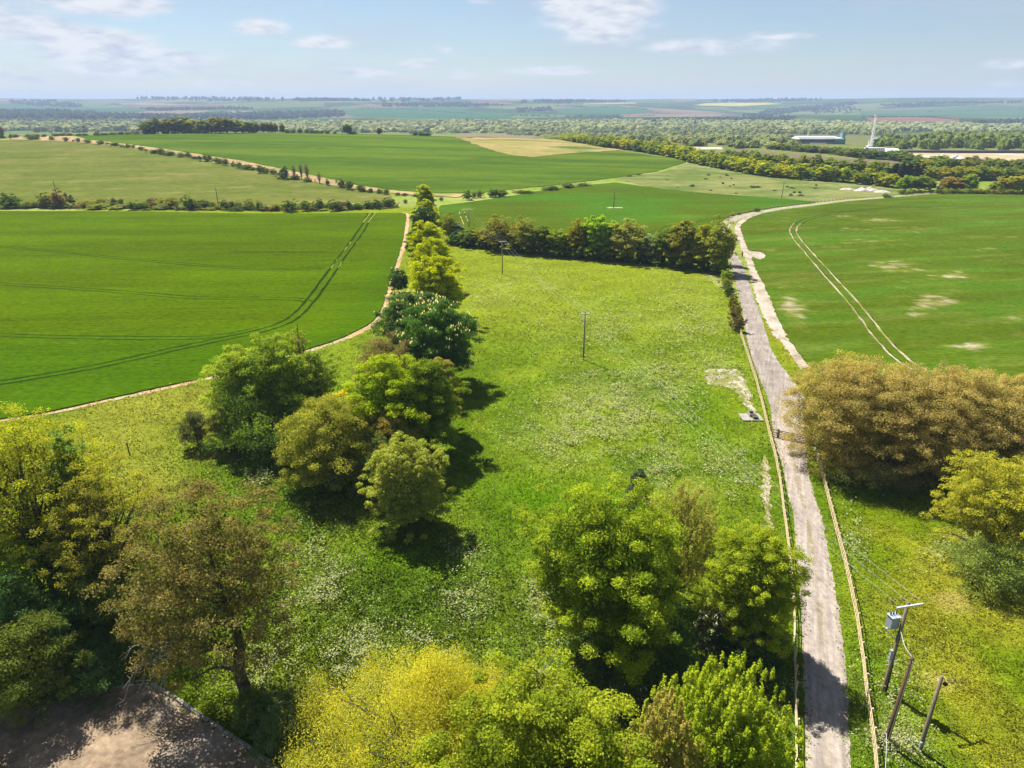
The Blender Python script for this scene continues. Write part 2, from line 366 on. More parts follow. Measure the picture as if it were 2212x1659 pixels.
    k = len(V)-1; F2 = np.column_stack([np.full(na, k), (np.arange(na)+1) % na, np.arange(na)])
    land('ground', (V, [F, F2], col), m)
ground()
M_MEADOW = ground_mat('meadow_grass_soil', [(1.1, (1, 1, 1), .72, 1.28, 0), (.12, (1, 1, 1), .82, 1.18, 0), (6, (1, 1, 1), .75, 1.25, 0)], (.7, .4))
M_CROP = ground_mat('wheat_crop', [(1.6, (.55, 1, 1), .70, 1.30, 0), (.03, (.3, 1.6, 1), .86, 1.14, .05), (.25, (.25, 1.2, 1), .9, 1.1, .1), (7, (1, 1, 1), .8, 1.2, 0), (.9, (.03, 1.6, 1), .90, 1.10, .06)], (.6, .3))
M_PALE = ground_mat('pale_pasture', [(.5, (.4, 1, 1), .75, 1.25, .1), (.05, (.5, 1.4, 1), .85, 1.15, 0), (3, (1, 1, 1), .8, 1.2, 0)], (.5, .3))
M_SOIL = ground_mat('dry_soil', [(1.8, (1, 1, 1), .7, 1.3, 0), (.3, (1, 1, 1), .8, 1.2, 0), (12, (1, 1, 1), .85, 1.15, 0)], (.5, .08), gain=.78)
M_LANE = ground_mat('stony_lane', [(.9, (3.2, .12, 1), .76, 1.18, -.36), (3, (1, .5, 1), .80, 1.16, 0), (.5, (1, 1, 1), .85, 1.12, 0), (14, (1, 1, 1), .84, 1.12, 0)], (.25, .04))
M_TAR = ground_mat('worn_tarmac', [(.9, (2.2, .15, 1), .82, 1.18, -.26), (4, (1, 1, 1), .9, 1.1, 0), (.35, (1, 1, 1), .85, 1.15, 0)], (.2, .03), rough=.85)
# ------------------------------------------------------------------ outlines read from the photo
ROAD_L = [(1740, 1800), (1739, 1659), (1737.6, 1539), (1732.6, 1439), (1729, 1305), (1721, 1205), (1712.7, 1105), (1705, 1078), (1688, 1002), (1678, 969), (1668, 919), (1661.6, 872), (1641.6, 819), (1618, 752), (1601.6, 662), (1590, 615), (1581.7, 579), (1574.7, 560), (1566, 537), (1558, 512), (1558.6, 483.6), (1575, 471.6), (1599, 465), (1639, 457), (1679, 450), (1719, 444.5), (1768, 439.3), (1823, 433), (1908, 426), (2008, 416.6), (2030, 413)]
ROAD_R = [(1842, 1800), (1838, 1659), (1831, 1505), (1823, 1405), (1809.5, 1305), (1791, 1205), (1772, 1105), (1768, 1098), (1748, 1028), (1740, 969), (1738, 910), (1740, 868), (1725, 839), (1705, 812), (1681.6, 782), (1665, 752), (1648, 695.7), (1625, 636), (1615, 600), (1600, 565), (1587, 541), (1576, 522), (1570, 505), (1578, 487.6), (1594, 475.7), (1620, 466.5), (1652, 460), (1692, 452), (1732, 447), (1768, 442.5), (1823, 435.2), (1908, 428), (2008, 418.3), (2036, 414)]
road_l = smooth(P(*ROAD_L), 4); road_r = smooth(P(*ROAD_R), 4)
F_LEFT = [(-40, 457), (120, 457), (330, 458), (520, 462), (690, 462), (868, 460.5), (877, 464), (876, 480), (870, 520), (855, 570), (843, 605), (833, 640), (822, 672), (803, 697), (770, 716), (720, 738), (600, 775), (450, 815), (300, 848), (134, 885), (60, 898), (-160, 930)]
wl = smooth(P(*F_LEFT[5:]), 4); wheat_left = P(*F_LEFT[:5])+wl
F_RIGHT_IN = [(1665, 459), (1652, 461), (1625, 469.5), (1606, 482), (1599.5, 490), (1604, 508), (1613, 530), (1617, 541), (1640, 544), (1654, 552), (1642, 562), (1625, 556), (1628, 570), (1640, 597), (1652, 618), (1671, 666), (1692, 712), (1733, 774), (1760, 800), (1800, 822), (1900, 850), (2050, 862), (2300, 868), (2700, 870)]
wheat_right = P((2700, 421), (2400, 421), (2212, 420), (2015, 420.5), (1908, 429.5), (1823, 437), (1768, 444.5), (1700, 453))+smooth(P(*F_RIGHT_IN), 3)
W3 = lambda *p: [(a, b) for a, b in p]
F_MID = [(952, 505), (948, 470), (950, 445), (985, 441), (1060, 431), (1180, 411), (1270, 400), (1330, 395), (1420, 407), (1500, 416), (1620, 425), (1690, 430), (1730, 434), (1762, 438), (1719, 442.6), (1679, 448), (1640, 454.6), (1597, 462.5), (1572, 469), (1556, 480), (1545, 500), (1540, 520), (1400, 540), (1200, 525), (1060, 515)]
wheat_mid = P(*F_MID)
# crest field: front edge from the photo, back edge over the brow of the hill
F_CREST = [(60, 294.5), (190, 301), (300, 314), (420, 331), (520, 346), (620, 366), (700, 383), (770, 399), (860, 411), (950, 417.5), (1035, 417.5), (1100, 410), (1200, 400), (1330, 384), (1420, 370), (1482, 351), (1470, 344), (1400, 335), (1330, 325.5), (1150, 339)]
wheat_crest = P(*F_CREST[:19])+[(88, 690), (40, 735), (-25, 800), (-70, 850), (-300, 880), (-560, 860), (-620, 800)]
tan_slope = P((1150, 340.5), (1098, 335), (1040, 318), (1000, 303), (985, 297))+[(-45, 790), (-40, 840), (10, 860), (90, 800), (125, 730)]+P((1330, 326), (1240, 331.5))
pale_left = P((-60, 304), (40, 303), (180, 309), (300, 322), (420, 343), (560, 372), (700, 397), (840, 419), (850, 433), (700, 441), (500, 445), (300, 448), (-60, 450))
bare_strip = P((20, 297), (190, 303), (300, 315.5), (420, 333), (520, 348), (620, 369), (700, 386), (770, 402), (860, 414.5), (950, 421.5), (1005, 422), (985, 427.5), (900, 423), (800, 414), (700, 398), (600, 376), (480, 349.5), (380, 333), (280, 318), (150, 306.5), (20, 301.5))
rough_far = P((1330, 386), (1430, 371.5), (1485, 352.5), (1530, 358), (1604, 373), (1657, 382), (1733, 389), (1818, 394), (1908, 403), (1950, 412), (2000, 413), (1908, 423), (1823, 430.5), (1760, 436), (1700, 431), (1620, 426), (1500, 417), (1420, 408))
def streak(X, Y, sx, sy, seed, rot=.06):
    return fbm((X*math.cos(rot)+Y*math.sin(rot))/sx, (Y*math.cos(rot)-X*math.sin(rot))/sy, seed, 3)
def c_left(X, Y):
    c = lerp(np.tile(C_WHEAT, (len(X), 1)), (.078, .135, .0), ss(.35, .65, streak(X, Y, 60, 9, 21)))
    return lerp(c, (.040, .11, .002), ss(150, 120, Y)*.6+ss(-45, -30, X+0*Y)*.5)*.9
def c_right(X, Y):
    c = lerp(np.tile(C_WHEAT2, (len(X), 1)), (.065, .13, .008), ss(.35, .7, streak(X, Y, 30, 8, 31, .25)))
    thin = np.zeros(len(X))
    for (u, v, su, sv, s) in [(1930, 577, 60, 12, 1), (2060, 595, 60, 10, .9), (2020, 650, 40, 10, 1.2), (1990, 668, 30, 12, .8), (1972, 681, 14, 6, 1.2), (2095, 752, 50, 12, 1.3), (1705, 655, 26, 40, .95), (1725, 690, 16, 30, .8), (1815, 468, 40, 4, .9), (1900, 478, 60, 5, .9), (1830, 495, 40, 3, .9), (1950, 500, 90, 5, .7), (2150, 515, 60, 5, .6), (1900, 525, 70, 9, .8), (2180, 690, 40, 10, .8), (2120, 540, 60, 6, .6), (1800, 535, 30, 4, .7), (1660, 540, 20, 4, .5), (1985, 640, 70, 50, .45)]:
        thin += s*Gs(X, Y, u, v, su, sv)
    f = streak(X, Y, 7, .9, 41, .2)*.6+fbm(X/.9, Y/.9, 43, 2)*.4
    k = ss(.79, .98, f*.95+np.minimum(thin, 1)*.36)
    c = lerp(c, (.21, .20, .035), ss(.5, .74, f*.75+np.minimum(thin, 1.1)*.28)*.85)
    c = lerp(c, (.15, .165, .03), ss(.52, .72, streak(X, Y, 16, 2.2, 45, .2))*.38)
    return lerp(c, C_CHALK*.8, k*.62)
def c_mid(X, Y):
    c = lerp(np.tile(C_WHEAT2, (len(X), 1)), (.055, .13, .008), ss(.3, .7, fbm(X/50, Y/30, 51, 3)))
    return lerp(c, (.17, .21, .02), Gs(X, Y, 1620, 477, 60, 3)*.9+Gs(X, Y, 1480, 468, 40, 3)*.3+Gs(X, Y, 1462, 485, 14, 3)*.4)
def c_crest(X, Y):
    c = lerp(np.tile((.055, .105, .008), (len(X), 1)), (.085, .14, .009), ss(.35, .65, streak(X, Y, 140, 14, 61, -.12)))
    return lerp(c, (.11, .16, .012), (ss(.6, .75, streak(X, Y, 200, 20, 63, -.1)))*.7)
def c_pale(X, Y):
    c = lerp(np.tile(C_PALE, (len(X), 1)), (.19, .21, .05), ss(.35, .7, streak(X, Y, 70, 18, 71, .1)))
    return lerp(c, (.33, .29, .12), ss(.66, .8, streak(X, Y, 45, 3, 73, .25))*.55)*np.array((.71, .71, .6))
def c_tan(X, Y):
    c = lerp(np.tile(C_TAN, (len(X), 1)), (.33, .26, .11), ss(.4, .7, fbm(X/40, Y/25, 81, 3)))
    return lerp(c, (.10, .15, .02), ss(.52, .7, fbm(X/60, Y/45, 83, 3)))
def c_rough(X, Y):
    c = lerp(np.tile((.23, .25, .085), (len(X), 1)), (.15, .20, .05), ss(.4, .65, fbm(X/18, Y/14, 91, 3)))
    e = ss(.5, .8, fbm(X/30, Y/8, 93, 2))
    return lerp(c, (.34, .34, .17), e*.5)*np.array((.78, .78, .7))
def c_soil(X, Y): return lerp(np.tile(C_SOIL, (len(X), 1)), (.26, .20, .10), ss(.4, .7, fbm(X/6, Y/6, 95, 3)))
def tram(line, w, gap, off, col, col2=None):
    p = np.array(smooth(P(*line), 6)); d = np.gradient(p, axis=0); d /= np.linalg.norm(d, axis=1)[:, None]; nr = np.column_stack([-d[:, 1], d[:, 0]])
    return [ribbon_geo([tuple(q) for q in p+nr*s*gap/2], w, off, col, sm=False, col2=col2, n=1) for s in (-1, 1)]
DK = (.016, .040, .004)
tl = []
T_MAIN = [(800, 461), (795, 475), (770, 515), (740, 555), (712, 595), (680, 640), (650, 675), (620, 697), (560, 718), (400, 752), (200, 796), (0, 830), (-150, 850)]
tl += tram(T_MAIN, .65, 2.1, .262, DK)
tl += tram([(805, 461.5), (800, 468), (790, 482)], .35, 2.0, .266, (.30, .30, .08))
tl += tram([(765, 524), (745, 549), (722, 581)], .3, 2.0, .266, (.22, .27, .05), DK)
for q in ([(-60, 530), (150, 548), (400, 572), (560, 583), (700, 580)], [(-60, 612), (200, 628), (420, 645), (560, 646), (640, 648), (668, 655)], [(-60, 724), (150, 731), (350, 733), (470, 729), (560, 712)], [(500, 546), (620, 546), (735, 548)], [(300, 488), (480, 490), (640, 485)], [(120, 472), (380, 474)], [(880-200, 470), (760, 471), (800, 469)]):
    tl += tram(q, .5, 1.9, .262, (.018, .05, .004))
land('wheat_field', join_geo([sheet_geo(wheat_left, 3.2, .25, c_left, .12, .25, 1.2)]+tl), M_CROP)
tr = tram([(2010, 448), (1930, 449), (1850, 456), (1790, 464), (1745, 475), (1722, 487), (1712, 500), (1722, 518), (1745, 545), (1785, 590), (1830, 640), (1870, 690), (1905, 735), (1945, 775), (1985, 800)], .55, 2.3, .262, (.02, .05, .006))
tr += tram([(1722, 484), (1714, 494), (1713, 503), (1722, 519), (1745, 546), (1785, 591), (1830, 641), (1870, 691), (1905, 736), (1945, 776), (1985, 801)], .5, 2.3, .266, (.38, .32, .22), (.22, .21, .07))
land('wheat_field', join_geo([sheet_geo(wheat_right, 1.7, .25, c_right, .2, .25, 1.2)]+tr), M_CROP)
tm = tram([(1390, 512), (1420, 500), (1460, 488), (1520, 478), (1580, 470)], .6, 2.2, .262, (.022, .055, .006))
tm += tram([(1008, 486), (1002, 472), (998, 462), (1003, 455), (1035, 448)], .5, 2.2, .262, (.30, .30, .10), (.03, .07, .01))
tm += [ribbon_geo(P((1325-12, 450.4), (1325, 449.6), (1345, 449.8)), 2.2, .27, C_CHALK*.9, n=6, jit=.4)]
land('wheat_field', join_geo([sheet_geo(wheat_mid, 4, .25, c_mid, .25, .25, 2)]+tm), M_CROP)
land('wheat_field', sheet_geo(wheat_crest, 9, .25, c_crest, .4, .25, 4), M_CROP)
land('pasture', sheet_geo(pale_left, 7, .12, c_pale, .5), M_PALE)
land('stubble_slope', sheet_geo(tan_slope, 7, .42, c_tan, .8), M_PALE)
land('rough_grassland', sheet_geo(rough_far, 5, .15, c_rough, .6), M_PALE)
land('bare_strip', sheet_geo(bare_strip, 5, .30, c_soil, .6, 0, 4), M_SOIL)
# ploughed field and building site out by the belt of trees
land('ploughed_field', sheet_geo(P((1500, 336), (1590, 325), (1660, 329), (1800, 340), (1990, 352), (2000, 360), (1800, 362)), 8, .15, const((.16, .125, .085)), .6), M_SOIL)
land('building_site', sheet_geo(P((1790, 322), (1900, 322), (1950, 325), (2400, 332), (2400, 358), (2150, 352), (2060, 348), (1960, 338), (1850, 332)), 9, .12, lambda X, Y: lerp(np.tile((.36, .30, .17), (len(X), 1)), (.50, .42, .32), ss(.45, .65, fbm(X/25, Y/12, 97, 3))), 1), M_SOIL)
land('building_site', sheet_geo(P((1410, 317), (1560, 318), (1560, 323), (1480, 323)), 9, .12, const((.52, .40, .33)), 1), M_SOIL)
land('wheat_field', sheet_geo(P((985, 301), (1200, 291), (1110, 288.5), (1000, 289)), 30, .6, const((.20, .17, .09)), 1), M_PALE)
# earth fringe along the left wheat
fr_o = smooth(P((868, 458), (884, 464), (884, 482), (878, 522), (864, 572), (852, 607), (842, 642), (831, 676), (811, 702), (775, 722), (722, 744), (602, 780), (452, 820), (302, 854), (134, 890), (60, 903), (-160, 938)), 4)
land('bare_strip', sheet_geo(wl+fr_o[::-1], 1.6, .06, lambda X, Y: lerp(np.tile((.46, .30, .17), (len(X), 1)), (.40, .33, .20), ss(.4, .7, fbm(X/3, Y/3, 99, 2))), .18, 0, .8), M_SOIL)
# chalk track beside the lane
TRK_I = [(1656, 460), (1619, 467.5), (1594, 481), (1586, 494), (1587.5, 508), (1595, 520), (1600, 534), (1604, 548), (1611, 562), (1617, 580), (1626, 615), (1636, 650), (1661, 709), (1692, 746), (1718, 782), (1730, 800)]
TRK_O = [(1671, 459), (1630, 470), (1608, 483), (1601, 490), (1606, 508), (1614, 530), (1619, 541), (1641, 544), (1656, 552), (1643, 563), (1627, 557), (1630, 571), (1642, 598), (1654, 619), (1673, 667), (1694, 713), (1735, 775), (1750, 792)]
trk = smooth(P(*TRK_I), 4)+smooth(P(*TRK_O), 4)[::-1]
land('chalk_track', sheet_geo(trk, 1.2, .05, lambda X, Y: lerp(np.tile((.43, .365, .30), (len(X), 1)), (.30, .25, .17), ss(.42, .7, fbm(X/1.2, Y/5, 101, 3))), .22, 0, .8), M_SOIL)
# lane: stony in front, worn tarmac beyond the gate
def c_road(X, Y):
    stony = np.array((.375, .318, .262)); tar = np.array((.305, .262, .225))
    c = lerp(np.tile(stony, (len(X), 1)), tar, ss(96, 112, Y)*(1-ss(215, 250, Y)))
    # paler dusty edges, worn wheel lines and a broken grassy crown
    L = np.array(road_l); R = np.array(road_r)
    dl = np.sqrt(((X[:, None]-L[None, ::2, 0])**2+(Y[:, None]-L[None, ::2, 1])**2).min(1)); dr = np.sqrt(((X[:, None]-R[None, ::2, 0])**2+(Y[:, None]-R[None, ::2, 1])**2).min(1))
    xl = np.interp(Y, L[:60, 1], L[:60, 0]); xr = np.interp(Y, R[:60, 1], R[:60, 0])
    s = (X-xl)/np.maximum(xr-xl, .5)
    near = 1-ss(92, 100, Y)
    st = fbm(s*9, Y/7, 113, 3); c = c*(.87+.27*ss(.3, .7, st))[:, None]
    hole = ss(.66, .72, fbm(X/.7, Y/1.1, 114, 3)); c = lerp(c, (.24, .20, .16), hole*.4*near)
    crown = np.exp(-((s-.5)/.055)**2)*near*ss(.45, .6, fbm(X*0+3, Y/3.5, 111, 3)*.6+fbm(X*3, Y/1.2, 115, 2)*.4)
    c = lerp(c, (.22, .18, .085), crown*.85)
    edge = np.exp(-(dr/1.1)**2)*ss(100, 125, Y)
    c = lerp(c, (.42, .37, .325), edge*.9)
    pat = ss(.6, .72, fbm(X/1.4, Y/2.2, 117, 3))*ss(100, 120, Y)
    c = lerp(c, (.37, .33, .30), pat*.5)
    wheel = (np.exp(-((s-.25)/.1)**2)+np.exp(-((s-.75)/.1)**2))*near
    c = lerp(c, (.40, .345, .315), wheel*.6)
    rim = (np.exp(-(dl/.35)**2)+np.exp(-(dr/.35)**2))*near
    return lerp(c, (.33, .26, .15), rim*.6*ss(.35, .6, fbm(X, Y, 119, 2)))
land('lane', sheet_geo(road_l+road_r[::-1], .33, .07, c_road, .07, 0, .5), M_LANE)
# dirt yard
yard = P((-260, 1700), (-200, 1600), (-40, 1560), (40, 1530), (110, 1506), (180, 1496), (325, 1479), (380, 1512), (450, 1560), (540, 1620), (604, 1665), (680, 1725), (720, 1900), (-300, 1900))
land('dirt_yard', sheet_geo(yard, .7, .06, lambda X, Y: lerp(lerp(np.tile((.285, .21, .142), (len(X), 1)), (.19, .145, .095), ss(.4, .65, fbm(X/1.3, Y/1.3, 121, 4))), (.30, .24, .185), ss(.55, .75, fbm(X/3, Y/3, 123, 3))), .05, 0, .6), M_SOIL)
# bare chalk patches by the field gate
patch = smooth(P((1527, 800), (1570, 797), (1592, 799), (1612, 830), (1625, 862), (1632, 890), (1622, 888), (1605, 872), (1590, 850), (1575, 838), (1560, 836), (1540, 832), (1526, 826)), 3, True)
land('chalk_patch', sheet_geo(patch, .5, .045, lambda X, Y: lerp(np.tile((.42, .36, .29), (len(X), 1)), (.20, .21, .06), ss(.38, .58, fbm(X/1.1, Y/1.1, 125, 4))), .3, 0, .6), M_SOIL)
worn = smooth(P((1648, 985), (1660, 1000), (1662, 1060), (1668, 1120), (1672, 1200), (1668, 1255), (1654, 1250), (1656, 1180), (1650, 1100), (1648, 1040)), 3, True)
land('chalk_patch', sheet_geo(worn, .5, .045, lambda X, Y: lerp(np.tile((.36, .31, .20), (len(X), 1)), (.22, .22, .06), ss(.4, .6, fbm(X/1.1, Y/2, 127, 4))), .3, 0, .6), M_SOIL)
# ------------------------------------------------------------------ meadow
FLOWER = [(1330, 880, 130, 70, 1.0), (1250, 940, 120, 55, .8), (1440, 830, 70, 50, .8), (1420, 1000, 90, 40, .6), (1300, 700, 120, 60, .45), (1120, 620, 120, 40, .45), (1480, 700, 80, 90, .5), (1200, 1330, 60, 110, .85), (1230, 1480, 120, 60, .8), (690, 1270, 70, 100, .4), (700, 1440, 140, 90, .75), (620, 1400, 70, 60, .6), (930, 1420, 120, 40, .6), (1560, 1000, 60, 50, .6), (1590, 1020, 40, 60, .5), (1650, 1520, 60, 60, .4), (1930, 1560, 60, 110, .75), (1860, 1480, 30, 80, .4), (2090, 1210, 70, 40, .7), (1840, 1160, 25, 90, .4), (560, 1040, 60, 25, .5), (1040, 640, 50, 30, .5), (1480, 1060, 60, 40, .7), (620, 1540, 80, 50, .4), (1010, 1180, 40, 40, .4), (1350, 1510, 80, 40, .5), (1540, 780, 60, 50, .4), (1000, 1290, 60, 60, .3)]
def flower(X, Y):
    f = 0
    for (u, v, su, sv, s) in FLOWER: f = np.maximum(f, s*Gs(X, Y, u, v, su, sv))
    return f
def c_meadow(X, Y):
    n = len(X); t = fbm(X/9, Y/9, 131, 4); t2 = fbm(X/3, Y/3, 133, 3)
    c = lerp(np.tile((.098, .168, .012), (n, 1)), (.16, .225, .022), ss(.38, .65, t))
    c = lerp(c, (.215, .255, .030), ss(105, 170, Y)*.75)
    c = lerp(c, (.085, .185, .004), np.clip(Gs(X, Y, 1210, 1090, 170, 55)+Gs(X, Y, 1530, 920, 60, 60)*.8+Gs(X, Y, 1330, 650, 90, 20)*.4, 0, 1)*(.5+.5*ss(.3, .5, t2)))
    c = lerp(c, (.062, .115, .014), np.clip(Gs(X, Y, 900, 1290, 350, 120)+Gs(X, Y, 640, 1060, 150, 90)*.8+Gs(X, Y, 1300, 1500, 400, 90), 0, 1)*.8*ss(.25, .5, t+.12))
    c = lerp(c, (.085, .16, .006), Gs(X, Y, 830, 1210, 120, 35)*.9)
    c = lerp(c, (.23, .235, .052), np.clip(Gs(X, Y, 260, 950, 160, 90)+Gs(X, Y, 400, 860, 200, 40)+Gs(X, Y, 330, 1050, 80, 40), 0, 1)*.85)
    c = lerp(c, (.28, .22, .10), Gs(X, Y, 455, 985, 40, 8)*.8)
    right = ss(0, 8, X-np.interp(Y, [20, 40, 60, 90, 130], [26.3, 28.6, 31.5, 39, 48]))
    c = lerp(c, lerp(np.tile((.135, .19, .008), (n, 1)), (.23, .23, .03), ss(.42, .65, t)), right*.9)
    c = lerp(c, (.25, .285, .13), flower(X, Y)*.75*ss(.35, .6, t2))
    d = ss(.66, .74, fbm(X/7, Y/5, 137, 3))*right
    return lerp(c, (.36, .29, .17), d*.6)*np.array((.93, .93, .5))
meadow = [(-170, 8), (120, 8), (120, 112), (80, 112), (58, 128), (54, 160), (52, 200), (60, 240), (70, 300), (62, 318), (-30, 330), (-120, 322), (-200, 318), (-200, 200)]
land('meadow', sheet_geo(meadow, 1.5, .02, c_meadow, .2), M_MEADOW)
# wheel ruts up the grass headland left of the avenue
# ------------------------------------------------------------------ foliage and branch builders
def unit(v): return v/(np.linalg.norm(v, axis=-1, keepdims=True)+1e-9)
def rdir(rng, n): return unit(rng.normal(size=(n, 3)))
def leaves_geo(rng, P0, Nn, size, asp=.62, tdir=None, fold=0):
    n = len(P0); a = rdir(rng, n) if tdir is None else tdir
    t = unit(a-(a*Nn).sum(1, keepdims=True)*Nn); b = np.cross(Nn, t); s = np.asarray(size).reshape(-1, 1)
    V = np.stack([P0-t*s*.5, P0+b*s*.5*asp, P0+t*s*.5, P0-b*s*.5*asp], 1).reshape(-1, 3)
    F = np.arange(4*n).reshape(n, 4); return V, F
def crown_points(rng, h, R, cb, nc, lump=.3, shell=.45, top=1.0, nlob=9, egg=0.0, bush=.7):
    d = rdir(rng, nc); d[:, 2] = np.where(d[:, 2] < -.55-.4*bush, -d[:, 2], d[:, 2])
    lob = rdir(rng, nlob); k = 1-lump*.5+lump*(np.maximum(0, d@lob.T)**5).max(1)*1.2
    s = (shell**3+(1-shell**3)*rng.uniform(0, 1, nc))**(1/3)
    hz = h*(1-cb)/2; zc = h*(1+cb)/2
    low = d[:, 2] < 0; hx = np.hypot(d[:, 0], d[:, 1]); rr = R*(1-egg*d[:, 2])*np.where(low, (1-bush)+bush*(1-.25*d[:, 2]**2)/(hx+1e-3), 1)
    C = np.column_stack([d[:, 0]*rr*s*k, d[:, 1]*rr*s*k, zc+d[:, 2]*hz*s*(k*.5+.5)*top])
    C[:, 2] = np.maximum(C[:, 2], .06*h); return C, d
def crown_geo(rng, h, R, cb=.15, nc=90, nl=120, leaf=.2, rc=.2, c1=(.1, .15, .02), c2=None, lump=.35, shell=.45, style='', var=.22, zs=.8, egg=0., up=.85, bush=.8, nlob=9, centres=None, rvar=.5, fill=.22):
    if centres is None: C, d = crown_points(rng, h, R, cb, nc, lump, shell, egg=egg, nlob=nlob, bush=bush)
    else: C = centres; nc = len(C)
    c1 = np.array(c1); c2 = c1*.75 if c2 is None else np.array(c2)
    cr = R*rc*(1-rvar*.5+rvar*rng.uniform(0, 1, nc)); n = nc*nl
    ci = rng.integers(0, nc, n); o = rdir(rng, n); o[:, 2] = np.abs(o[:, 2])*.9-.4*rng.uniform(0, 1, n)
    r = cr[ci]*(rng.uniform(0, 1, n)**.45)
    sc = np.array((1, 1, zs))
    if style == 'upright': sc = np.array((.38, .38, 2.0))
    Pn = C[ci]+o*r[:, None]*sc; tdir = None; asp = .62
    if style == 'weep':
        Pn = C[ci]+o*r[:, None]*np.array((1, 1, .5)); Pn[:, 2] -= rng.uniform(0, 1, n)**1.4*R*.34
        tdir = unit(np.column_stack([rng.normal(0, .35, n), rng.normal(0, .35, n), -np.ones(n)])); asp = .32
    if style == 'needle': asp = .16
    Pn[:, 2] = np.maximum(Pn[:, 2], .05)
    Nn = unit(o*.55+rng.normal(0, .55, (n, 3))+np.array((0, 0, up)))
    mixc = rng.uniform(0, 1, nc)[ci]*.6+rng.uniform(0, 1, n)*.4
    cols = (c1+(c2-c1)*mixc[:, None])*(1-var+2*var*rng.uniform(0, 1, n))[:, None]
    sz = leaf*(.55+.9*rng.uniform(0, 1, n)**1.5)
    if fill and tdir is None and style != 'needle':      # leaves inside the crown, so that no hollow shows between the clumps
        m = int(n*fill); q = rdir(rng, m)*(rng.uniform(0, 1, (m, 1))**(1/3))*.82; low = q[:, 2] < 0
        wd = np.where(low, 1-.2*bush*0, 1.); pi = np.column_stack([q[:, 0]*R*wd, q[:, 1]*R*wd, h*(1+cb)/2+q[:, 2]*h*(1-cb)/2])
        if centres is not None: pi[:, 2] = np.maximum(pi[:, 2], h*.36)
        pi[:, 2] = np.maximum(pi[:, 2], .05); ni = unit(rng.normal(0, 1, (m, 3))+np.array((0, 0, .4)))
        Pn = np.vstack([Pn, pi]); Nn = np.vstack([Nn, ni]); sz = np.concatenate([sz, leaf*rng.uniform(1.1, 2.2, m)]); cols = np.vstack([cols, (c2*.95)*(1-var+2*var*rng.uniform(0, 1, m))[:, None]])
    V, F = leaves_geo(rng, Pn, Nn, sz, asp, tdir)
    return V, F, np.repeat(cols, 4, 0), C
def tube(pts, rad, sides=5):
    p = np.array(pts, float); k = len(p); d = unit(np.gradient(p, axis=0)); ref = np.array((0, 0, 1.)) if abs(d[:, 2]).mean() < .9 else np.array((1., 0, 0))
    a = unit(np.cross(d, ref)); b = np.cross(d, a); th = np.arange(sides)*2*math.pi/sides; rad = np.asarray(rad, float).reshape(-1, 1, 1)
    V = (p[:, None]+rad*(a[:, None]*np.cos(th)[None, :, None]+b[:, None]*np.sin(th)[None, :, None])).reshape(-1, 3)
    i, j = np.meshgrid(np.arange(k-1), np.arange(sides), indexing='ij'); i = i.ravel(); j = j.ravel(); j2 = (j+1) % sides
    return V, np.column_stack([i*sides+j, i*sides+j2, (i+1)*sides+j2, (i+1)*sides+j])
def merge(parts):
    Vs, Fs, o = [], [], 0
    for V, F in parts: Vs.append(V); Fs.append(F+o); o += len(V)
    return np.vstack(Vs), np.vstack(Fs)
def skeleton(rng, h, C, trunk_r, base=(0, 0), nb=40, fork=.25, lean=(0, 0), topf=.8, twig=0, tw_len=.1):
    """tapered trunk, limbs to the crown's clumps and finer twigs"""
    bx, by = base; zt = np.linspace(-.3, h*topf, 8); w = np.linspace(0, 1, 8)
    tr = np.column_stack([bx+(lean[0])*w**1.3+np.cumsum(rng.normal(0, h*.006, 8)), by+lean[1]*w**1.3+np.cumsum(rng.normal(0, h*.006, 8)), zt])
    rad = trunk_r*(1-.85*w)+.02; rad[0] *= 1.35
    parts = [tube(tr, rad, 7)]
    idx = rng.permutation(len(C))[:nb]; seg = []
    for i in idx:
        c = C[i]; t = np.clip(rng.uniform(fork, .95)*min(1, c[2]/(h*topf))*.85, .08, .97); k = t*7; f = int(k); s = tr[f]*(1-(k-f))+tr[min(7, f+1)]*(k-f)
        m = s*.5+c*.5+rng.normal(0, h*.025, 3); m[2] += h*.02; m2 = s*.22+c*.78+rng.normal(0, h*.02, 3)
        L = np.linalg.norm(c-s); r0 = min(trunk_r*(1-.8*t)*.5, .015+L*.014)
        seg.append((s, m, m2, c)); parts.append(tube([s, m, m2, c], [r0, r0*.65, r0*.4, .012], 4))
    for q in range(twig):
        a = seg[rng.integers(len(seg))]; s = a[1]*(1-(f := rng.uniform(0, 1)))+a[3]*f; d = rdir(rng, 1)[0]; d[2] = d[2]*.6+.25
        e = s+d*h*tw_len*rng.uniform(.5, 1.4); parts.append(tube([s, (s+e)/2+rng.normal(0, h*.006, 3), e], [.022, .014, .006], 3))
    return merge(parts)
def place(uc, vtop, vbase, wpx, squash=.97):
    Y = at(uc, vbase)[1]; h0 = top_z(Y, vtop)
    for _ in range(3):
        z0 = 0.; zd = depth(Y, (h0+z0)*.58); X = (uc-CX)/FPX*zd; z0 = float(ter(X, Y))
    h = max(.8, (h0-z0)*squash); R = wpx*.5*depth(Y, z0+h*.5)/FPX
    return X, Y, z0, h, R
SEED = [11]
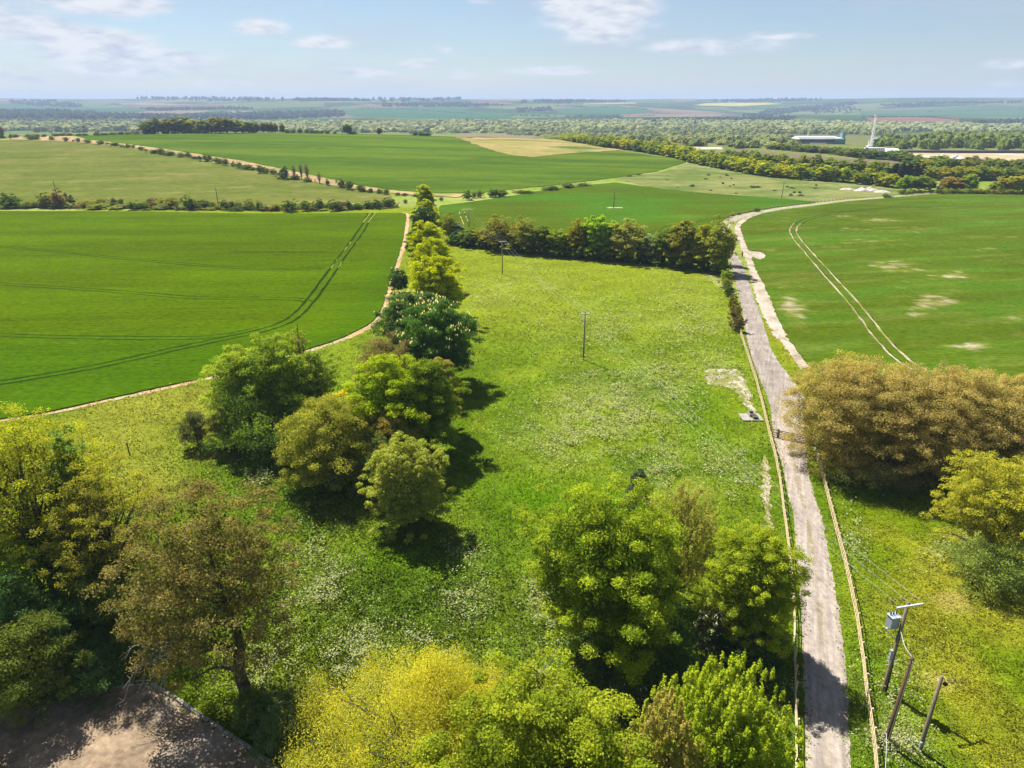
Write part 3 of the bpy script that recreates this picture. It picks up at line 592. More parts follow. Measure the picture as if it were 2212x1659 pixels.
def tree(name, label, cat, uc, vtop, vbase, wpx, group=None, trunk_r=None, nb=40, bark=None, base=(0, 0), lean=(0, 0), topf=.8, fork=.25, twig=0, tw_len=.1, blossom=0, bcol=(.75, .68, .62), rcap=None, mat=None, **kw):
    SEED[0] += 1; rng = np.random.default_rng(SEED[0])
    X, Y, z0, h, R = place(uc, vtop, vbase, wpx)
    if rcap: R = min(R, rcap)
    root = empty(name, (X, Y, z0), label, cat, group)
    R_eff = R*.97
    V, F, c, C = crown_geo(rng, h*.97, R_eff, **kw)
    sh = np.array((lean[0]*.0, lean[1]*.0, 0))
    TV, TF = skeleton(rng, h, C, trunk_r or max(.07, h*.018), base, nb, fork, lean, topf, twig, tw_len)
    obj('trunk', mesh_np('trunk', TV, TF, smoothf=True, mats=[bark or M_BARK]), root)
    obj('crown', mesh_np('crown', V, F, c, mats=[mat or M_LEAF]), root)
    if blossom:
        k = rng.integers(0, len(C), blossom); d = rdir(rng, blossom); d[:, 2] = np.abs(d[:, 2])*.8+.1
        out = unit(C[k]-np.array((0, 0, h*.55))); p = C[k]+(d*.4+out*.75)*R*kw.get('rc', .2)
        n = blossom; BV, BF = leaves_geo(rng, p, unit(rng.normal(0, 1, (n, 3))*np.array((1, 1, .25))), np.full(n, kw.get('leaf', .2)*1.5), .5, np.tile((0, 0, 1.), (n, 1)))
        BV2, BF2 = leaves_geo(rng, p, unit(rng.normal(0, 1, (n, 3))*np.array((1, 1, .25))), np.full(n, kw.get('leaf', .2)*1.5), .5, np.tile((0, 0, 1.), (n, 1)))
        BV, BF = merge([(BV, BF), (BV2, BF2)])
        b = obj('blossom', mesh_np('blossom', BV, BF, np.repeat(np.array(bcol)*rng.uniform(.75, 1.1, (2*n, 1)), 4, 0), mats=[M_LEAF]), root); props(b, kind='stuff')
    return root
LIME = dict(c1=(.30, .34, .010), c2=(.20, .28, .012)); YELL = dict(c1=(.40, .34, .022), c2=(.28, .25, .02)); GRN = dict(c1=(.13, .175, .012), c2=(.07, .115, .010))
BRIGHT = dict(c1=(.27, .32, .010), c2=(.12, .18, .008)); DARK = dict(c1=(.030, .075, .016), c2=(.05, .10, .018)); BRONZE = dict(c1=(.24, .19, .05), c2=(.15, .135, .035))
OLIVE = dict(c1=(.17, .18, .035), c2=(.115, .135, .028)); GREY = dict(c1=(.20, .25, .12), c2=(.12, .18, .06)); BROWN = dict(c1=(.28, .185, .062), c2=(.17, .115, .036)); MIDG = dict(c1=(.07, .125, .018), c2=(.10, .155, .022))
# ---- left foreground
tree('ash_tree', 'tall yellow-green budding tree at the left edge, tallest of the left group', 'tree', 62, 882, 1300, 350, nb=110, twig=420, tw_len=.07, trunk_r=.42, topf=.72, cb=.22, nc=420, nl=136, leaf=0.167, rc=.12, lump=.4, shell=.35, c1=(.31, .325, .016), c2=(.12, .13, .016), up=1., fill=.1)
tree('ash_tree', 'olive budding tree with bare limbs showing, between the left edge and the brown tree', 'tree', 228, 990, 1345, 250, nb=120, twig=420, tw_len=.08, trunk_r=.33, topf=.7, cb=.2, nc=300, nl=93, leaf=0.152, rc=.12, lump=.45, shell=.3, c1=(.24, .235, .018), c2=(.11, .11, .02), up=.8, fill=.1)
tree('ash_tree', 'green leafy tree rising behind the tall yellow-green tree at the left edge', 'tree', 165, 905, 1290, 110, nb=40, trunk_r=.25, cb=.2, nc=90, nl=153, leaf=0.198, rc=.22, c1=(.16, .22, .03), c2=(.09, .15, .03))
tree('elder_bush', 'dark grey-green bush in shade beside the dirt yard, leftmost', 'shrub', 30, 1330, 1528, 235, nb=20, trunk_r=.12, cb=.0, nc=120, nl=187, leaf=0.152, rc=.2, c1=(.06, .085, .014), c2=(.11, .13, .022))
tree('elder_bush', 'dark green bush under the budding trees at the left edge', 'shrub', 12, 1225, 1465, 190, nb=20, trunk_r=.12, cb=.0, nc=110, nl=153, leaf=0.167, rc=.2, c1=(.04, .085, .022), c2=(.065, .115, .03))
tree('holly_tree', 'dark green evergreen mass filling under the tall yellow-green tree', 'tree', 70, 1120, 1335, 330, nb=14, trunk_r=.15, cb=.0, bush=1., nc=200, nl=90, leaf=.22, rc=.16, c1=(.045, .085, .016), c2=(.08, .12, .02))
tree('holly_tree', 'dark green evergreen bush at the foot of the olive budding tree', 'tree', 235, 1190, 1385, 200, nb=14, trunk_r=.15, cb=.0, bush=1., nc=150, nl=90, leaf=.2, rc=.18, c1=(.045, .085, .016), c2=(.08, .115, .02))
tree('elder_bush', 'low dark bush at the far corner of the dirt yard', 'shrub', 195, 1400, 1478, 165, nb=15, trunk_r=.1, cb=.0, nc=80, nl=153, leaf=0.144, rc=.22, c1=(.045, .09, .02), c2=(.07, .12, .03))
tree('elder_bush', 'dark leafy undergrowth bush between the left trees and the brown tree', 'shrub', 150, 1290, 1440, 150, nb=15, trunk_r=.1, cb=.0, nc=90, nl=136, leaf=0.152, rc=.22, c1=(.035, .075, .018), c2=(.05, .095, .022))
# ---- the brown evergreen tree with a crooked trunk by the yard
def brown_tree():
    rng = np.random.default_rng(5); X, Y, z0, h, R = place(440, 1056, 1505, 405)
    root = empty('holm_oak', (X, Y, z0), 'brown-green tree with crooked bare trunk standing by the dirt yard', 'tree')
    zd = depth(Y, 0); bx = (530-CX)/FPX*zd-X
    tr = np.array([(bx+.1, 0, -.3), (bx, .1, 1), (bx-.1, 0, 2.6), (bx+.15, .2, 4.6), (bx+.05, .4, 6.6), (bx-.5, .6, 8.6), (bx-.9, .8, 10.5), (bx-1.4, .9, h*.82)])
    parts = [tube(smooth(tr, 3), np.linspace(.56, .12, 22), 8)]
    limbs = [(3, (-5.6, .3, 5.3)), (3, (-4.2, -1.2, 3.6)), (4, (-6.2, .5, 6.6)), (4, (2.2, -.6, 5.6)), (5, (2.9, .8, 8.4)), (5, (-4.6, -.6, 9.2)), (6, (2.4, 0, 11)), (6, (-3.6, 1, 12)), (4, (-3.0, -1.5, 7.5)), (5, (1, -2, 8)), (2, (-1.9, -1.0, 2.7)), (6, (-.4, -1.2, 12.6)), (3, (1.6, -1.2, 3.9))]
    C = []
    for k, e in limbs:
        s = tr[k]; e = np.array(e)+np.array((bx*.0, 0, 0)); m = s*.55+e*.45+np.array((0, 0, .8)); ln = np.array(smooth([s, m, e], 4))
        parts.append(tube(ln, np.linspace(.17, .05, len(ln)), 5))
        for q in range(9):
            a = ln[rng.integers(3, len(ln))]; d = rdir(rng, 1)[0]*np.array((1, 1, .7)); b = a+d*rng.uniform(.9, 2.1)
            parts.append(tube([a, (a+b)/2+rng.normal(0, .12, 3), b], [.05, .03, .012], 4)); C.append(b)
            for z in range(3):
                g = b+rdir(rng, 1)[0]*rng.uniform(.4, .9); parts.append(tube([b, g], [.016, .005], 3))
    # bare grey branches low on the yard side
    C2, d2 = crown_points(rng, h, R*.9, .22, 330, .4, .3)
    C = np.vstack([np.array(C), C2]); C = C[(C[:, 2] > 3.4+1.3*(C[:, 0] > bx-1))]; C = C[~((np.abs(C[:, 0]-bx) < 1.5) & (C[:, 1] < 1.2) & (C[:, 2] < 8.2))]
    V, F, c, _ = crown_geo(rng, h, R, leaf=.17, nl=150, rc=.12, c1=(.19, .145, .048), c2=(.07, .08, .02), centres=C, var=.35, up=.6, fill=.09)
    TV, TF = merge(parts); obj('trunk', mesh_np('trunk', TV, TF, smoothf=True, mats=[plain_mat('dark_fissured_bark', (.07, .052, .036), .95, var=.5, scale=4, stretch=(1, 1, .2))]), root)
    obj('crown', mesh_np('crown', V, F, c, mats=[M_LEAF]), root)
    bare = []
    for q in range(26):
        s = np.array((-3.2+rng.normal(0, .5), rng.normal(0, .5), 5.2+rng.normal(0, .6))); e = s+np.array((-rng.uniform(.8, 3.2), rng.normal(-.4, 1.0), -rng.uniform(.6, 3.4))); m = (s+e)/2+np.array((-.3, 0, .5))+rng.normal(0, .25, 3)
        ln = np.array(smooth([s, m, e], 3)); bare.append(tube(ln, np.linspace(.05, .012, len(ln)), 4))
        for z in range(7):
            a = ln[rng.integers(2, len(ln))]; g = a+np.array((-rng.uniform(.1, .8), rng.normal(0, .5), rng.normal(-.25, .4))); bare.append(tube([a, g], [.014, .005], 3))
    bare.append(tube(smooth([(bx-.1, -.1, 3.0), (bx-1.0, -.6, 3.9), (bx-1.5, -.9, 2.9), (bx-1.9, -1.3, 1.4)], 4), np.linspace(.09, .02, 13), 5))
    bare.append(tube(smooth([(bx-1.5, -.9, 2.9), (bx-2.3, -1.0, 2.0), (bx-2.9, -1.3, .9)], 4), np.linspace(.05, .012, 9), 4))
    BV, BF = merge(bare); obj('dead_branch', mesh_np('dead_branch', BV, BF, mats=[plain_mat('bleached_dead_wood', (.33, .29, .25), .9, var=.3)]), root)
brown_tree()
# ---- bottom edge
def fixed(name, label, cat, u_c, v_top, Yd, wpx, zref, **kw):
    """tree whose base lies below the frame: stands at ground distance Yd"""
    a = math.atan2(HC, Yd)-PIT; vb = CY+FPX*math.tan(a)
    return tree(name, label, cat, u_c, v_top, vb, wpx, **kw)
fixed('willow_tree', 'golden weeping willow with feathery crown at the bottom edge', 'tree', 955, 1400, 33.5, 560, 8, nb=60, twig=160, trunk_r=.35, style='weep', cb=.12, nc=360, nl=561, leaf=0.129, rc=.13, lump=.6, shell=.45, c1=(.37, .345, .032), c2=(.20, .20, .016), up=.4, egg=.15, bark=M_BARK)
fixed('maple_tree', 'green maple in front of the golden willow, cut by the bottom edge', 'tree', 1165, 1485, 28.5, 500, 9, nb=50, trunk_r=.3, cb=.15, nc=300, nl=323, leaf=0.152, rc=.115, lump=.45, c1=(.23, .255, .014), c2=(.085, .12, .008), up=.9, shell=.55)
fixed('bronze_shrub_tree', 'bronze-leaved bushy tree between two bright green trees at the bottom edge', 'tree', 1428, 1492, 30.0, 215, 8, nb=70, twig=200, trunk_r=.16, style='upright', cb=.05, nc=420, nl=102, leaf=0.114, rc=.13, lump=.25, c1=(.25, .20, .04), c2=(.15, .15, .03), egg=.1)
fixed('lime_sapling', 'lime-green tree with upright shoots beside the lane at the bottom edge', 'tree', 1560, 1442, 33.0, 335, 8, nb=90, twig=120, trunk_r=.18, style='upright', cb=.08, nc=620, nl=127, leaf=0.129, rc=.10, lump=.25, c1=(.25, .29, .012), c2=(.11, .155, .008), egg=.05, shell=.5, var=.3)
tree('bramble_bush', 'dark ivy and bramble mound right of the crooked trunk by the yard', 'shrub', 625, 1530, 1610, 170, nb=8, trunk_r=.04, cb=.0, bush=1., nc=130, nl=90, leaf=.13, rc=.16, c1=(.04, .075, .02), c2=(.09, .125, .04))
tree('bramble_bush', 'dark bramble mound at the foot of the crooked tree near the kerb', 'shrub', 545, 1500, 1560, 110, nb=8, trunk_r=.04, cb=.0, bush=1., nc=90, nl=80, leaf=.13, rc=.18, c1=(.05, .085, .02), c2=(.09, .13, .035))
tree('bramble_bush', 'dark leafy mound between the yard kerb and the golden willow', 'shrub', 690, 1590, 1690, 150, nb=8, trunk_r=.04, cb=.0, bush=1., nc=120, nl=90, leaf=.12, rc=.16, c1=(.04, .08, .022), c2=(.08, .12, .045))
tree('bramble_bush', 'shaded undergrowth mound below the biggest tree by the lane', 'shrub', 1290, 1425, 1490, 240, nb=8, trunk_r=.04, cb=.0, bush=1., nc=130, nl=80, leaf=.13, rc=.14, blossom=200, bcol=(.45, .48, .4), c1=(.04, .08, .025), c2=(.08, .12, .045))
# ---- clump beside the lane
tree('sycamore_tree', 'large leafy yellow-green tree, biggest of the clump by the lane', 'tree', 1315, 1044, 1425, 375, nb=90, twig=60, trunk_r=.36, cb=.12, nc=380, nl=289, leaf=0.152, rc=.115, lump=.5, shell=.5, c1=(.25, .30, .016), c2=(.06, .10, .006), up=.9, var=.32)
tree('bronze_shrub_tree', 'bronze young tree behind the biggest leafy tree by the lane', 'tree', 1472, 1040, 1300, 190, nb=90, twig=160, trunk_r=.14, style='upright', cb=.06, nc=380, nl=76, leaf=0.122, rc=.15, lump=.3, shell=.3, c1=(.24, .21, .04), c2=(.15, .16, .03))
tree('hornbeam_tree', 'round fresh-green tree whose branches reach over the lane fence', 'tree', 1630, 1118, 1395, 215, nb=90, twig=150, trunk_r=.2, topf=.85, cb=.03, nc=380, nl=238, leaf=0.122, rc=.125, lump=.3, shell=.4, c1=(.25, .285, .014), c2=(.11, .15, .010), egg=.08)
tree('pine_tree', 'small dark pine poking up behind the leafy tree by the lane', 'tree', 1376, 1008, 1095, 52, nb=40, trunk_r=.08, topf=.96, style='needle', cb=.05, nc=46, nl=255, leaf=0.380, rc=.26, lump=.6, shell=.3, egg=.3, c1=(.06, .085, .04), c2=(.03, .05, .025))
tree('hawthorn_bush', 'dark bush with white blossom under the clump by the lane', 'shrub', 1535, 1290, 1420, 75, nb=25, trunk_r=.07, cb=.02, nc=70, nl=153, leaf=0.099, rc=.24, blossom=420, bcol=(.62, .64, .72), c1=(.04, .07, .02), c2=(.07, .07, .03))
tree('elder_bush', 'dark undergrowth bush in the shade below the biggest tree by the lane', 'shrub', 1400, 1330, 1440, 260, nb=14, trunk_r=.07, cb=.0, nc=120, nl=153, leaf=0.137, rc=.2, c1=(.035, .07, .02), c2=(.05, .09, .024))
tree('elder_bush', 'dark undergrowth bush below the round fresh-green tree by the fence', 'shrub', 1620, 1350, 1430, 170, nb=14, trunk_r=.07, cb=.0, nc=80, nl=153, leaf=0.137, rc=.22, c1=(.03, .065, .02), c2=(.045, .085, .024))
# ---- middle group left of the meadow
tree('field_maple', 'airy green tree with dark trunk, leftmost of the middle group', 'tree', 528, 742, 945, 165, nb=60, twig=100, trunk_r=.26, topf=.88, cb=.2, nc=150, nl=178, leaf=0.228, rc=.17, lump=.5, shell=.3, egg=.22, c1=(.25, .30, .025), c2=(.11, .165, .02), up=.9)
tree('field_maple', 'tallest airy green tree of the middle group, beside the bare spire', 'tree', 598, 712, 955, 165, nb=60, twig=100, trunk_r=.28, topf=.9, cb=.2, nc=160, nl=178, leaf=0.228, rc=.17, lump=.5, shell=.3, egg=.25, c1=(.23, .28, .025), c2=(.10, .155, .02), up=.9)
tree('field_maple', 'airy green tree just behind the bare spire tree', 'tree', 672, 742, 930, 125, nb=50, twig=90, trunk_r=.22, cb=.2, nc=110, nl=161, leaf=0.228, rc=.2, lump=.5, shell=.3, c1=(.20, .25, .03), c2=(.11, .155, .025), up=.8)
tree('dying_tree', 'thin bare-topped tree rising like a spire above the middle group', 'tree', 648, 692, 900, 60, nb=70, twig=240, tw_len=.06, trunk_r=.2, topf=.99, cb=.3, nc=80, nl=23, leaf=0.213, rc=.2, lump=.6, shell=.1, egg=.3, c1=(.22, .22, .03), c2=(.16, .17, .03))
tree('willow_bush', 'twiggy olive bush at the left foot of the middle group', 'shrub', 420, 882, 965, 78, nb=60, twig=160, trunk_r=.07, cb=.02, nc=90, nl=102, leaf=0.152, rc=.22, c1=(.125, .13, .04), c2=(.08, .09, .03))
tree('willow_bush', 'pale yellow-green bush with bare stems in front of the airy trees', 'shrub', 478, 880, 968, 78, nb=60, twig=120, trunk_r=.07, cb=.2, nc=80, nl=119, leaf=0.167, rc=.22, c1=(.24, .24, .035), c2=(.15, .165, .03))
tree('hawthorn_bush', 'dark bush at the base of the airy trees in the middle group', 'shrub', 580, 825, 972, 265, nb=20, trunk_r=.1, cb=.0, nc=110, nl=127, leaf=0.198, rc=.2, c1=(.05, .095, .018), c2=(.08, .125, .02))
tree('blackthorn_bush', 'broad olive-green bush at the front of the middle group', 'shrub', 706, 850, 1040, 250, nb=80, twig=100, trunk_r=.13, cb=.02, nc=260, nl=204, leaf=0.175, rc=.14, lump=.3, shell=.55, c1=(.25, .25, .030), c2=(.13, .145, .02))
tree('laburnum_tree', 'small bright yellow tree in the middle group', 'tree', 755, 838, 985, 80, nb=30, trunk_r=.1, cb=.15, nc=80, nl=187, leaf=0.182, rc=.24, c1=(.50, .40, .018), c2=(.34, .30, .02))
tree('sycamore_tree', 'bright lime-green domed tree in the middle group', 'tree', 838, 766, 1000, 190, nb=50, trunk_r=.24, cb=.12, nc=190, nl=221, leaf=0.228, rc=.17, lump=.4, shell=.6, **BRIGHT)
tree('bronze_shrub_tree', 'bronze-tipped tree in front of the lime-green dome', 'tree', 845, 880, 1035, 125, nb=50, twig=100, trunk_r=.12, cb=.08, nc=130, nl=153, leaf=0.167, rc=.2, lump=.4, c1=(.27, .19, .035), c2=(.13, .15, .03))
tree('sycamore_tree', 'darker green tree on the meadow side of the lime-green dome', 'tree', 918, 758, 978, 160, nb=50, trunk_r=.24, cb=.08, nc=170, nl=204, leaf=0.220, rc=.18, lump=.4, shell=.55, **GRN)
tree('bronze_shrub_tree', 'bronze-yellow tree between the middle group and the chestnuts', 'tree', 958, 752, 930, 72, nb=40, twig=60, trunk_r=.14, cb=.1, nc=90, nl=170, leaf=0.198, rc=.24, lump=.4, c1=(.29, .22, .03), c2=(.17, .16, .03))
tree('blackthorn_bush', 'brown twiggy bush behind the lime-green dome', 'shrub', 835, 724, 860, 165, nb=90, twig=300, trunk_r=.12, cb=.05, nc=150, nl=119, leaf=0.182, rc=.16, lump=.3, **dict(c1=(.17, .13, .05), c2=(.10, .09, .035)))
tree('whitebeam_tree', 'yellow-green tree standing alone at the front of the middle group', 'tree', 876, 928, 1135, 175, nb=80, twig=140, trunk_r=.16, cb=.0, bush=1., nc=420, nl=140, leaf=.18, rc=.115, lump=.4, shell=.45, egg=.1, c1=(.16, .19, .010), c2=(.22, .24, .05), var=.35)
tree('hawthorn_bush', 'dark shaded bush behind the lone tree at the front of the middle group', 'shrub', 810, 930, 1055, 190, nb=14, trunk_r=.08, cb=.0, nc=90, nl=119, leaf=0.182, rc=.22, c1=(.05, .08, .02), c2=(.08, .11, .03))
tree('horse_chestnut', 'dark green chestnut with white candles, nearer of the two', 'tree', 938, 648, 828, 178, nb=40, trunk_r=.4, cb=.08, nc=200, nl=255, leaf=0.274, rc=.16, lump=.35, shell=.6, blossom=420, bcol=(.55, .50, .42), c1=(.038, .088, .018), c2=(.065, .13, .02))
tree('horse_chestnut', 'dark green chestnut with white candles, farther of the two', 'tree', 885, 624, 770, 148, nb=40, trunk_r=.36, cb=.08, nc=160, nl=221, leaf=0.289, rc=.17, lump=.35, shell=.6, blossom=220, bcol=(.55, .50, .42), c1=(.05, .09, .025), c2=(.075, .125, .03))
for k, (u, a, b, wd, nm) in enumerate([(938, 532, 690, 118, 'nearest'), (932, 502, 628, 98, 'second'), (921, 472, 578, 78, 'third'), (921, 427, 512, 52, 'fourth'), (919, 394, 482, 48, 'farthest')]):
    tree('lime_tree', f'bright yellow lime tree in the avenue, {nm} of the five', 'tree', u, a, b, wd, group='yellow lime trees in the avenue', nb=30, trunk_r=.3, cb=.08, nc=150, nl=187, leaf=0.304, rc=.18, lump=.4, shell=.55, **(dict(c1=(.335, .36, .004), c2=(.17, .205, .005), var=.35)))
tree('lime_tree', 'yellow-green lime tree beside the nearest of the avenue limes', 'tree', 965, 570, 678, 60, nb=20, trunk_r=.2, cb=.06, nc=80, nl=170, leaf=0.289, rc=.24, c1=(.34, .36, .012), c2=(.22, .28, .012))
tree('horse_chestnut', 'small dark chestnut between the third and fourth yellow lime trees', 'tree', 914, 440, 532, 62, nb=20, trunk_r=.25, cb=.05, nc=90, nl=136, leaf=0.380, rc=.2, blossom=60, bcol=(.4, .37, .33), c1=(.035, .075, .02), c2=(.06, .10, .025))
tree('hawthorn_bush', 'dark bush left of the nearest yellow lime tree', 'shrub', 862, 578, 632, 46, nb=14, trunk_r=.1, cb=.02, nc=60, nl=119, leaf=0.266, rc=.24, blossom=30, bcol=(.4, .37, .33), **DARK)
tree('hawthorn_bush', 'dark bush left of the second yellow lime tree', 'shrub', 889, 500, 552, 30, nb=14, trunk_r=.1, cb=.02, nc=50, nl=102, leaf=0.304, rc=.26, **DARK)
# ---- brown thicket right of the lane
for k, (u, a, b, wd, lb) in enumerate([(1852, 764, 1000, 245, 'big bronze-brown bushy tree overhanging the lane by the gate'), (1950, 782, 1015, 240, 'big bronze-brown bushy tree, middle one of the thicket right of the lane'), (2085, 792, 1012, 220, 'bronze-brown bushy tree next to the right edge in the thicket'), (2225, 800, 1010, 200, 'bronze-brown bushy tree cut by the right edge of the photo')]):
    tree('field_maple', lb, 'tree', u, a, b, wd*1.25, nb=110, twig=160, tw_len=.06, trunk_r=.2, cb=.0, bush=1., nc=560, nl=195, leaf=0.144, rc=.115, lump=.1, shell=.6, c1=(.33, .255, .082), c2=(.15, .135, .04), var=.4)
tree('field_maple', 'yellow-green tree peeping over the back of the brown thicket', 'tree', 1822, 752, 955, 130, nb=30, trunk_r=.2, cb=.1, nc=110, nl=170, leaf=0.190, rc=.2, c1=(.27, .26, .03), c2=(.2, .2, .03))
tree('willow_bush', 'olive twiggy bush at the back of the brown thicket', 'shrub', 2030, 775, 960, 110, nb=40, twig=120, trunk_r=.12, cb=.1, nc=100, nl=102, leaf=0.167, rc=.2, c1=(.17, .17, .05), c2=(.12, .12, .04))
tree('hornbeam_tree', 'yellow-green tree at the right edge in front of the brown thicket', 'tree', 2160, 972, 1205, 235, nb=70, twig=120, trunk_r=.2, cb=.1, nc=320, nl=178, leaf=0.144, rc=.12, lump=.45, shell=.45, c1=(.30, .28, .022), c2=(.17, .18, .02), up=.8)
tree('elder_bush', 'grey-green bush below the yellow-green tree at the right edge', 'shrub', 2140, 1165, 1265, 190, nb=14, trunk_r=.06, cb=.0, nc=110, nl=136, leaf=0.129, rc=.18, blossom=260, bcol=(.36, .42, .2), c1=(.085, .12, .02), c2=(.14, .175, .035))
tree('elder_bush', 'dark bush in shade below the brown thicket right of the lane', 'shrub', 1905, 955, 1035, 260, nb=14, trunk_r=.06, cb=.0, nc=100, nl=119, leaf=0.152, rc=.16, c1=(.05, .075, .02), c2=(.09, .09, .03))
# ------------------------------------------------------------------ repeated trees and shrubs: a few shapes, many individuals
def proto(seed, h=10., R=4.2, twig=0, **kw):
    rng = np.random.default_rng(seed); V, F, c, C = crown_geo(rng, h, R*.93, **{'bush': .95, **kw})
    TV, TF = skeleton(rng, h, C, h*.02, (0, 0), 14, .2, (0, 0), .75, twig)
    return (mesh_np('crown', V, F, c, mats=[M_LEAF]), mesh_np('trunk', TV, TF, smoothf=True, mats=[M_BARK]))
W = dict(c1=(1.12, 1.1, 1.1), c2=(.72, .78, .8))
MIDP = [proto(100+i, cb=.06, nc=120, nl=80, leaf=.42, rc=.19, lump=.5, shell=.5, egg=e, **W) for i, e in enumerate((0, .1, -.1, .15))]
TWIGP = [proto(120+i, cb=.1, nc=110, nl=55, leaf=.34, rc=.18, lump=.4, shell=.35, twig=120, **W) for i in range(2)]
SHRUBP = [proto(140+i, h=4., R=3., cb=-.05, nc=60, nl=50, leaf=.38, rc=.2, lump=1.1, nlob=5, shell=.45, fill=.1, **W) for i in range(5)]
BELTP = [proto(160+i, cb=.0, nc=48, nl=44, leaf=.75, rc=.24, lump=.55, shell=.55, **W) for i in range(6)]
CONP = [proto(180+i, h=12., R=3., cb=.02, nc=60, nl=40, leaf=.6, rc=.26, egg=.6, lump=.2, style='', **W) for i in range(2)]
rg = np.random.default_rng(77)
def spot(name, label, cat, protos, X, Y, h, R, color, group=None, parts=True, ph=10., pr=4.2, dz=0.):
    c, t = protos[rg.integers(len(protos))]; z = float(ter(X, Y))+dz; sc = (R/pr*(1 if parts else rg.uniform(.85, 1.3)), R/pr, h/ph); rz = rg.uniform(0, 6.28)
    col = np.clip(np.array(color)*rg.uniform(.85, 1.15)*rg.uniform(.93, 1.07, 3), 0, 1)
    if parts:
        root = empty(name, (X, Y, z), label, cat, group, rz); root.scale = sc
        obj('crown', c, root, col); obj('trunk', t, root); return root
    o = obj(name, c, None, col, (X, Y, z)); o.rotation_euler = (0, 0, rz); o.scale = sc
    return props(o, label, cat, group)
CU = np.arange(-60, 1500, 40)
def _crest(u):
    Yc = np.arange(400, 1400, 5.); X = (u-CX)/FPX*depth(Yc, 10.); v = project(X, Yc, ter(X, Yc))[1]
    k = np.where((v[1:-1] < v[2:]) & (v[1:-1] <= v[:-2]))[0]; return v[k[0]+1] if len(k) else 0.
CVV = np.array([_crest(u) for u in CU])
def spot_px(name, label, cat, protos, u, a, b, wd, color, brow=False, **kw):
    if brow:
        b2 = max(b, np.interp(u, CU, CVV)+.9); a += (b2-b)*.6; b = b2
    X, Y, z0, h, R = place(u, a, b, wd, 1.0); return spot(name, label, cat, protos, X, Y, h, R, color, **kw)
ONES = 'zeroth first second third fourth fifth sixth seventh eighth ninth tenth eleventh twelfth thirteenth fourteenth fifteenth sixteenth seventeenth eighteenth nineteenth'.split()
def ordw(n):
    if n < 20: return ONES[n]
    t = {2: 'twent', 3: 'thirt', 4: 'fort', 5: 'fift'}[n//10]
    return t+'ieth' if n % 10 == 0 else t+'y-'+ONES[n % 10]
cG, cD, cB, cO, cY, cL, cW, cT = (.115, .16, .018), (.075, .11, .02), (.20, .20, .035), (.18, .185, .028), (.24, .23, .022), (.19, .26, .016), (.16, .20, .09), (.15, .12, .055)
# ---- tall hedge across the far end of the meadow
HB = [(970, 462, 522, 42, cO, 'olive'), (988, 486, 524, 44, cW, 'grey-leaved'), (1015, 497, 530, 50, cG, 'low green'), (1042, 492, 533, 46, cO, 'olive'), (1077, 468, 540, 76, cB, 'bronze'), (1130, 472, 545, 72, cB, 'broad bronze'), (1168, 486, 548, 58, cG, 'mid green'), (1208, 496, 551, 58, cL, 'low lime-green'), (1250, 480, 554, 62, (.23, .22, .02), 'yellow-bronze'), (1292, 466, 556, 68, cL, 'tall lime-green'), (1326, 478, 558, 54, cL, 'lime-green'), (1358, 476, 562, 98, cB, 'widest bronze'), (1403, 506, 566, 58, cW, 'pale green'), (1438, 492, 570, 66, cG, 'light green'), (1478, 482, 576, 80, (.18, .18, .03), 'bronze-green'), (1518, 486, 582, 66, (.22, .22, .02), 'yellow-green'), (1553, 474, 588, 84, cO, 'dark olive'), (1574, 500, 572, 34, cO, 'small olive'), (1560, 548, 592, 30, cL, 'small bright green')]
for k, (u, a, b, wd, c, lb) in enumerate(HB):
    pr = TWIGP if c in (cB, cO) else MIDP
    spot_px('hedgerow_tree', f'{lb} tree, {ordw(k+1)} from the left in the tall hedge across the meadow', 'tree', pr, u, a, b, wd*1.08, c, group='trees in the tall hedge across the meadow')
for k, u in enumerate(range(980, 1590, 34)):
    b = np.interp(u, [960, 1200, 1400, 1590], [527, 553, 570, 594])
    spot_px('hedge_shrub', f'dark undergrowth shrub, {ordw(k+1)} from the left at the foot of the meadow hedge', 'shrub', SHRUBP, u, b-24-rg.uniform(0, 8), b, 44, cD, group='shrubs at the foot of the tall hedge', parts=False, ph=4., pr=3.)
# ---- roadside hedge beside the lane
for k, (u, a, b, wd, c, lb) in enumerate([(1567, 583, 604, 24, cL, 'clipped bright green'), (1572, 602, 622, 24, cO, 'olive'), (1577, 618, 640, 24, cD, 'dark green'), (1583, 640, 668, 24, cO, 'olive-brown'), (1590, 662, 692, 24, cT, 'dry brown'), (1597, 684, 716, 24, cT, 'dark brown')]):
    spot_px('hedge_shrub', f'{lb} hedge bush left of the tarmac lane, {ordw(k+1)} from its far end', 'shrub', SHRUBP, u, a, b, wd*1.15, c, group='hedge bushes along the tarmac lane', parts=False, ph=4., pr=3.)
